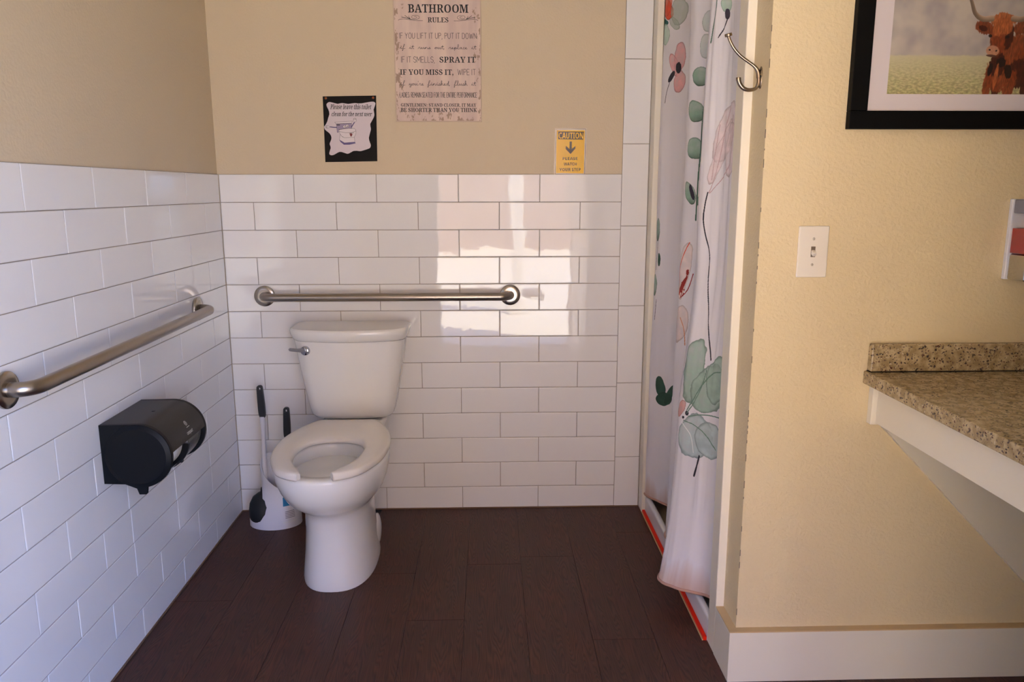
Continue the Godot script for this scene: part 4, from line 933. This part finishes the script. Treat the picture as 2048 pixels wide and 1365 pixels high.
func cow_print() -> Image:                                    # 0.474 x 0.365 m; the lower part is the meadow
	var W := 948; var H := 730
	var im := Image.create(W, H, false, Image.FORMAT_RGB8)
	var n := FastNoiseLite.new(); n.seed = 40; n.frequency = 0.006; n.fractal_octaves = 3
	var g := FastNoiseLite.new(); g.seed = 41; g.frequency = 0.06; g.fractal_octaves = 3
	for y in H:
		for x in W:
			var c := Color(0.74, 0.70, 0.655).lerp(Color(0.63, 0.595, 0.59), clampf(n.get_noise_2d(x, y) + 0.45, 0, 1))
			var k := smoothstep(556, 566, y + 5.0 * n.get_noise_2d(x * 3.0, 4.0))
			if k > 0:
				var low := clampf((y - 560) / 170.0, 0, 1)
				var gr := Color(0.76, 0.73, 0.595).lerp(Color(0.67, 0.635, 0.45), low) * (1.0 + 0.30 * low * g.get_noise_2d(x * 0.7, y * 1.6))
				gr.g += 0.03 * low * n.get_noise_2d(x * 4.0, y * 4.0)
				c = c.lerp(gr, k)
			im.set_pixel(x, y, c)
	var fur := FastNoiseLite.new(); fur.seed = 42; fur.frequency = 0.05; fur.fractal_octaves = 2
	# every mark: colour, centre, radii, turn, hair
	var R := Color(0.50, 0.22, 0.11); var D := Color(0.25, 0.09, 0.05); var L := Color(0.66, 0.36, 0.20); var K := Color(0.09, 0.04, 0.03)
	var sh := [[R, 600, 560, 120, 105, 0.0, 1], [R, 700, 575, 130, 90, 0.0, 1], [D, 610, 640, 70, 70, 0.0, 1],
		[R, 460, 690, 20, 70, 0.06, 1], [D, 500, 700, 18, 70, 0.0, 1], [R, 565, 690, 28, 75, 0.25, 1], [D, 640, 690, 26, 70, 0.0, 1], [R, 790, 680, 28, 80, 0.0, 1],
		[R, 505, 640, 60, 85, 0.0, 1], [D, 500, 600, 40, 60, 0.0, 1], [K, 468, 622, 12, 30, 0.2, 1], [K, 552, 630, 18, 34, -0.2, 1], [K, 515, 590, 24, 22, 0.0, 1], [L, 498, 650, 10, 60, 0.1, 1],
		[Color(0.46, 0.20, 0.10), 420, 440, 46, 30, 0.35, 1], [D, 416, 444, 22, 13, 0.35, 1], [Color(0.46, 0.20, 0.10), 600, 438, 52, 30, -0.3, 1], [D, 624, 436, 26, 12, -0.3, 1],
		[R, 500, 470, 56, 80, 0.06, 1], [R, 488, 520, 36, 50, 0.1, 1], [D, 540, 480, 20, 60, 0.1, 1], [K, 452, 476, 9, 7, 0.2, 0], [K, 532, 480, 10, 7, -0.2, 0],
		[L, 506, 412, 60, 38, 0.0, 1], [L, 488, 440, 30, 40, 0.15, 1], [L, 522, 436, 30, 38, -0.15, 1], [Color(0.73, 0.53, 0.42), 470, 540, 33, 25, 0.15, 0], [Color(0.35, 0.22, 0.18), 468, 562, 28, 6, 0.1, 0], [K, 456, 536, 5, 4, 0.4, 0], [K, 487, 540, 5, 4, -0.4, 0]]
	for q in sh:
		var ext: float = maxf(q[3], q[4]) * 1.25
		for y in range(maxi(0, int(q[2] - ext)), mini(H, int(q[2] + ext))):
			for x in range(maxi(0, int(q[1] - ext)), mini(W, int(q[1] + ext))):
				var d := Vector2(x - q[1], y - q[2]).rotated(-q[5]) / Vector2(q[3], q[4])
				var r := d.length() + (0.16 * fur.get_noise_2d(x * 1.6, y * 0.7) if q[6] else 0.0)
				if r < 1.0:
					var c: Color = q[0] * (1.0 + (0.32 * fur.get_noise_2d(x * 2.6 + q[1], y * 0.5) if q[6] else 0.1 * g.get_noise_2d(x, y)))
					im.set_pixel(x, y, im.get_pixel(x, y).lerp(c, 0.92 * (1.0 - smoothstep(0.85, 1.0, r))))
	for sd in [-1, 1]:                                        # the long horns
		var p := smooth2([Vector2(500 + sd * 50, 402), Vector2(500 + sd * 92, 404), Vector2(500 + sd * 128, 380), Vector2(500 + sd * 150, 330), Vector2(500 + sd * 172, 280), Vector2(500 + sd * 205, 235)], 40, false)
		for i in p.size():
			var rad := lerpf(13.0, 4.0, i / float(p.size()))
			for y in range(-14, 15):
				for x in range(-14, 15):
					if x * x + y * y < rad * rad: im.set_pixel(clampi(int(p[i].x) + x, 0, W - 1), clampi(int(p[i].y) + y, 0, H - 1), Color(0.66, 0.56, 0.47) * (0.9 - 0.25 * y / rad))
	return im

func soap_dispenser():
	var g := thing("soap_dispenser", "wall soap dispenser with a clear tank of red orange soap", "soap dispenser", Vector3(2.237, 1.06, 1.1355))
	part(g, "back_plate", rbox(Vector3(0, 0, 0), Vector3(0.11, 0.19, 0.012), 0.002), M.white_plastic)
	part(g, "cover", rbox(Vector3(0.004, 0.0, 0.0125), Vector3(0.106, 0.062, 0.075), 0.006, 3), mat(Color(0.75, 0.74, 0.72), 0.06, 1.0))
	part(g, "push_lever", rbox(Vector3(0.036, 0.004, 0.0755), Vector3(0.074, 0.055, 0.084), 0.004, 3), M.chrome)
	part(g, "tank", boxes([[Vector3(0.004, 0.063, 0.0125), Vector3(0.006, 0.186, 0.073)], [Vector3(0.104, 0.063, 0.0125), Vector3(0.106, 0.186, 0.073)], [Vector3(0.006, 0.063, 0.071), Vector3(0.104, 0.186, 0.073)]]), M.clear)
	part(g, "tank_lid", rbox(Vector3(0.003, 0.157, 0.0125), Vector3(0.107, 0.189, 0.0745), 0.003), mat(Color(0.50, 0.50, 0.55, 1), 0.25))
	part(g, "soap", box(Vector3(0.0062, 0.064, 0.0128), Vector3(0.1038, 0.122, 0.0708)), M.soap)
	part(g, "lock", lathe([Vector2(0.0001, 0), Vector2(0.005, 0), Vector2(0.005, 0.001), Vector2(0.0001, 0.001)], 16), M.dark, aim(Vector3(0.03, 0.172, 0.0745), Vector3.BACK))

# ======================================================================= signs on the back wall
func rules_sign():
	var g := thing("bathroom_sign", "tall whitewashed wooden sign listing bathroom rules", "sign", Vector3(0.6625, 1.5195, -0.006))
	var o := Vector2(0.6625, 1.5195)
	var W := 0.3165; var H := 0.475
	var s := st0()
	var n := FastNoiseLite.new(); n.seed = 51; n.frequency = 0.02; n.fractal_octaves = 4
	var im := Image.create(320, 480, false, Image.FORMAT_RGB8)
	for y in 480:
		for x in 320:
			var c := Color(0.86, 0.765, 0.705).lerp(Color(0.80, 0.70, 0.66), clampf(n.get_noise_2d(x * 0.9, y * 0.15) + 0.5, 0, 1))
			var edge := minf(minf(x, 319 - x) / 26.0, (479 - y) / 40.0)
			var v := n.get_noise_2d(x * 1.6 + 70, y * 0.8) * 0.9 + n.get_noise_2d(x * 6.0, y * 4.0) * 0.35
			var worn := smoothstep(0.14, 0.30, v - edge * 0.42 + 0.16)
			im.set_pixel(x, y, c.lerp(Color(0.60, 0.49, 0.41), worn * 0.8))
	var m := mat(Color(1, 1, 1), 0.6); m.albedo_texture = ImageTexture.create_from_image(im); m.texture_repeat = false
	part(g, "board", rbox(Vector3(0, 0, 0.0002), Vector3(W, H, 0.005), 0.0012), mat(Color(0.78, 0.69, 0.61), 0.6))
	s.set_smooth_group(-1)
	for q in [[0, 0], [1, 1], [1, 0], [0, 0], [0, 1], [1, 1]]:
		s.set_uv(Vector2(q[0], 1 - q[1])); s.add_vertex(Vector3(lerpf(0.004, W - 0.004, q[0]), lerpf(0.004, H - 0.004, q[1]), 0.0054))
	part(g, "painted_face", done(s), m)
	var X := func(px: float, py: float) -> Vector2: return Vector2(-0.7652771 + 0.00181559 * px - 0.00003305 * py, 1.93563 - 0.0017315 * py) - o
	var z := 0.0057
	var t := st0(); var th := st0()
	var put := func(words: String, x0: float, y0: float, x1: float, y1: float, drop := 0.0):
		text(t, words, "Droid Serif Bold", X.call(x0, y1 + drop), X.call(x1, y0), z)
	put.call("BATHROOM", 816.6, 5.1, 935.7, 21.3); put.call("RULES", 855.5, 30.6, 896.3, 40.4); put.call("SPRAY IT", 878.9, 108.4, 951.2, 120.0); put.call("IF YOU MISS IT,", 799.8, 134.0, 906.4, 144.7, 2.4)
	put.call("GENTLEMEN: STAND CLOSER, IT MAY", 801.0, 202.7, 953.0, 209.4, 1.4); put.call("BE SHORTER THAN YOU THINK", 800.5, 212.0, 954.4, 220.2)
	part(g, "lettering", done(t), M.ink)
	var thin := func(words: String, x0: float, y0: float, x1: float, y1: float, gap := 1.3): strokes(th, words, THIN, X.call(x0, y1), X.call(x1, y0), 0.0015, z, gap)
	thin.call("IF YOU LIFT IT UP, PUT IT DOWN", 799.4, 61.4, 952.2, 72.3, 1.5); thin.call("IF IT SMELLS,", 802.5, 108.4, 868.8, 120.0); thin.call("WIPE IT", 915.5, 133.3, 951.0, 144.7); thin.call("LADIES: REMAIN SEATED FOR THE ENTIRE PERFORMANCE", 799.4, 180.4, 954.0, 190.5, 1.5)
	for q in [["if it runs out, replace it", 84.0, 96.5], ["if you're finished, flush it", 156.5, 169.8]]: strokes(th, q[0], SCRIPT, X.call(799.8, q[2]), X.call(952.0, q[1]), 0.0013, z, 0.0, -2.0, 5.0)
	part(g, "thin_lettering", done(th), M.soft_ink)
	var sw := st0()
	for sd in [-1, 1]:
		var F := func(list: Array) -> PackedVector2Array:
			var p := []
			for q in list: var px: float = 780 + q[0] / 5.46; p.append(X.call(px if sd < 0 else 1752.8 - px, q[1] / 5.46))
			return smooth2(p, 6, false)
		sw = st0()
		line(sw, F.call([[95, 200], [110, 190], [160, 186], [240, 196], [300, 203], [358, 204]]), 0.0012, z)
		line(sw, F.call([[225, 188], [280, 190], [318, 178], [315, 155], [280, 145], [245, 152], [238, 170], [265, 182], [292, 172], [285, 160], [265, 162]]), 0.0011, z)
		line(sw, F.call([[130, 165], [170, 172], [222, 186]]), 0.0018, z); line(sw, F.call([[165, 148], [190, 165], [220, 182]]), 0.0016, z); line(sw, F.call([[205, 152], [212, 168], [224, 184]]), 0.0012, z)
		part(g, "scroll_ornament", done(sw), M.ink)

func toilet_poster():
	var o := Vector2(0.492, 1.496)
	var g := thing("toilet_poster", "black poster with a wavy white panel and a cartoon toilet", "poster", Vector3(o.x, o.y, -0.006))
	var Q := func(a: float, b: float) -> Vector2:
		var px := 630 + a / 8.807; var py := 180 + b / 8.807
		return Vector2(-0.774402 + 0.00183583 * px - 0.0000731 * py, 1.951947 - 0.00178505 * py) - o
	var L := func(list: Array) -> Array:
		var r := []
		for i in range(0, list.size(), 2): r.append(Q.call(list[i], list[i + 1]))
		return r
	part(g, "sheet", prism(PackedVector2Array(L.call([140, 107, 180, 1265, 1102, 1248, 1072, 90])), 0.0003, 0.0016), mat(Color(0.10, 0.09, 0.085), 0.6, 0.0, 0.25))
	var s := st0()
	flat(s, smooth2(L.call([255, 205, 330, 220, 400, 237, 480, 222, 580, 237, 700, 222, 790, 230, 900, 212, 1000, 197, 1045, 205, 1062, 235, 1040, 310, 1030, 350, 1045, 420, 1030, 480, 985, 560, 972, 600, 985, 680, 965, 760, 950, 830, 960, 890, 985, 960, 970, 1010, 930, 1030, 870, 1050, 800, 1068, 700, 1060, 640, 1085, 580, 1115, 520, 1100, 450, 1080, 400, 1095, 330, 1135, 280, 1140, 250, 1115, 265, 1050, 278, 1000, 258, 940, 280, 880, 290, 830, 270, 770, 220, 720, 180, 690, 162, 640, 190, 600, 220, 540, 235, 480, 255, 420, 245, 350, 215, 290, 207, 240]), 3), 0.0019)
	part(g, "wavy_panel", done(s), mat(Color(0.83, 0.78, 0.80), 0.5))
	var t := st0()
	text(t, "Please leave this toilet", "Droid Serif Bold", Q.call(272, 330), Q.call(992, 240), 0.0022, 0.32)
	text(t, "clean for the next user", "Droid Serif Bold", Q.call(296, 452), Q.call(1004, 372), 0.0022, 0.32)
	part(g, "lettering", done(t), M.ink)
	var w := st0(); var lil := st0(); var pur := st0(); var blk := st0(); var red := st0()
	var tank: Array = L.call([378, 582, 645, 575, 650, 662, 520, 672, 425, 692, 415, 737, 392, 737]); var lid: Array = L.call([350, 557, 660, 540, 645, 578, 370, 590])
	var cover: Array = L.call([418, 690, 520, 667, 690, 665, 722, 690, 716, 715, 640, 740, 540, 742, 430, 722]); var bowl: Array = L.call([430, 722, 540, 742, 640, 740, 724, 712, 720, 770, 692, 822, 520, 832, 470, 802, 440, 760])
	var foot: Array = L.call([445, 770, 480, 812, 520, 832, 692, 822, 705, 910, 520, 922, 430, 866]); var rim: Array = L.call([426, 862, 520, 918, 705, 904, 718, 930, 610, 954, 510, 955, 450, 905])
	flat(lil, PackedVector2Array(tank), 0.0022); flat(w, PackedVector2Array(lid), 0.0024); flat(w, PackedVector2Array(foot), 0.0022); flat(w, PackedVector2Array(bowl), 0.0024); flat(w, smooth2(cover, 3), 0.0026); flat(pur, PackedVector2Array(rim), 0.0025)
	for q in [[tank, 0.0027], [lid, 0.0027], [bowl, 0.0027], [foot, 0.0024], [cover, 0.0029]]:
		var c := PackedVector2Array(q[0]); c.append(c[0]); line(blk, c, 0.0008, q[1])
	for arm in [[268, 640, 330, 648, 382, 650], [645, 640, 668, 600, 694, 562]]:
		var ar := st0(); line(ar, PackedVector2Array(L.call(arm)), 0.0036, 0.0023); part(g, "drawing_arm", done(ar), mat(Color(0.36, 0.32, 0.50), 0.5))
	line(blk, PackedVector2Array(L.call([388, 606, 436, 606])), 0.0030, 0.0028)
	for q in [[222, 640, 34, 22], [704, 520, 26, 34]]:
		var c: Vector2 = Q.call(q[0], q[1]); var d := disc(c, q[2] * 0.000205, q[3] * 0.000205); flat(w, d, 0.0024); d.append(d[0]); line(blk, d, 0.0007, 0.0027)
		for k in 3: line(blk, PackedVector2Array([c + Vector2((k - 1) * 0.0028, 0.0005), c + Vector2((k - 1) * 0.0045, 0.006)]) if q[1] < 600 else PackedVector2Array([c + Vector2(-0.0005, (k - 1) * 0.0024), c + Vector2(-0.006, (k - 1) * 0.004)]), 0.0009, 0.0028)
	for q in [[522, 636], [570, 622]]:
		var d := disc(Q.call(q[0], q[1]), 0.0056, 0.0048); flat(w, d, 0.0026); d.append(d[0]); line(blk, d, 0.0007, 0.0028); flat(blk, disc(Q.call(q[0] + 6, q[1] + 4), 0.0017), 0.0029)
	flat(red, smooth2(L.call([612, 756, 660, 760, 650, 800, 636, 812, 622, 795]), 3), 0.0029); line(blk, PackedVector2Array(L.call([608, 752, 690, 742])), 0.001, 0.0029)
	part(g, "drawing_white", done(w), mat(Color(0.86, 0.82, 0.83), 0.5)); part(g, "drawing_lilac", done(lil), mat(Color(0.60, 0.54, 0.66), 0.5)); part(g, "drawing_purple", done(pur), mat(Color(0.36, 0.32, 0.50), 0.5))
	part(g, "drawing_outline", done(blk), M.ink); part(g, "drawing_mouth", done(red), mat(Color(0.48, 0.16, 0.17), 0.5))
	for q in [[192, 138], [1022, 128]]:
		var c: Vector2 = Q.call(q[0], q[1])
		var k := MeshInstance3D.new(); k.name = numbered("push_pin"); k.mesh = lathe([Vector2(0.0001, 0), Vector2(0.0048, 0), Vector2(0.0045, 0.0014), Vector2(0.003, 0.0024), Vector2(0.0001, 0.0028)], 20); k.material_override = mat(Color(0.55, 0.33, 0.18), 0.35, 0.8)
		k.transform = aim(Vector3(o.x + c.x, o.y + c.y, -0.0043), Vector3.BACK)
		tag(k, "copper thumbtack in the poster's upper corner " + ("nearer the side wall" if q[0] < 500 else "nearer the rules sign"), "thumbtack", "thumbtacks holding the poster"); add_child(k)

func caution_sign():
	var o := Vector2(1.306, 1.415)
	var g := thing("caution_sign", "small yellow laminated caution sign above the tiles by the shower", "sign", Vector3(o.x, o.y, -0.0122))
	var Q := func(a: float, b: float) -> Vector2:
		var px := 1090 + a / 11.38; var py := 240 + b / 11.38
		return Vector2(-0.8393176 + 0.00187658 * px + 0.00002455 * py, 1.963435 - 0.00181946 * py) - o
	var L := func(list: Array) -> PackedVector2Array:
		var r := PackedVector2Array()
		for i in range(0, list.size(), 2): r.append(Q.call(list[i], list[i + 1]))
		return r
	part(g, "sheet", prism(L.call([225, 180, 205, 1250, 925, 1255, 955, 185]), 0.0065, 0.0075), mat(Color(0.86, 0.80, 0.72), 0.12))
	var y := st0(); flat(y, L.call([268, 228, 905, 232, 882, 1212, 248, 1202]), 0.0078)
	var k := st0(); flat(k, L.call([302, 258, 885, 262, 868, 440, 300, 432]), 0.0081)
	var b: PackedVector2Array = L.call([252, 202, 928, 206, 902, 1234, 232, 1226]); b.append(b[0]); line(k, b, 0.0012, 0.0078)
	flat(k, L.call([560, 485, 610, 485, 608, 655, 692, 582, 690, 645, 580, 768, 470, 655, 474, 580, 556, 655]), 0.0081)
	text(k, "PLEASE", "Droid Sans Bold", Q.call(400, 905), Q.call(742, 840), 0.0081); text(k, "WATCH", "Droid Sans Bold", Q.call(425, 1030), Q.call(722, 962), 0.0081); text(k, "YOUR STEP", "Droid Sans Bold", Q.call(328, 1158), Q.call(812, 1090), 0.0081)
	var c := st0(); text(c, "CAUTION", "Droid Sans Bold", Q.call(314, 418), Q.call(868, 282), 0.0084)
	var gold := mat(Color(0.90, 0.69, 0.08), 0.14)
	part(g, "yellow_field", done(y), gold); part(g, "black_print", done(k), mat(Color(0.14, 0.12, 0.10), 0.14)); part(g, "lettering", done(c), gold)
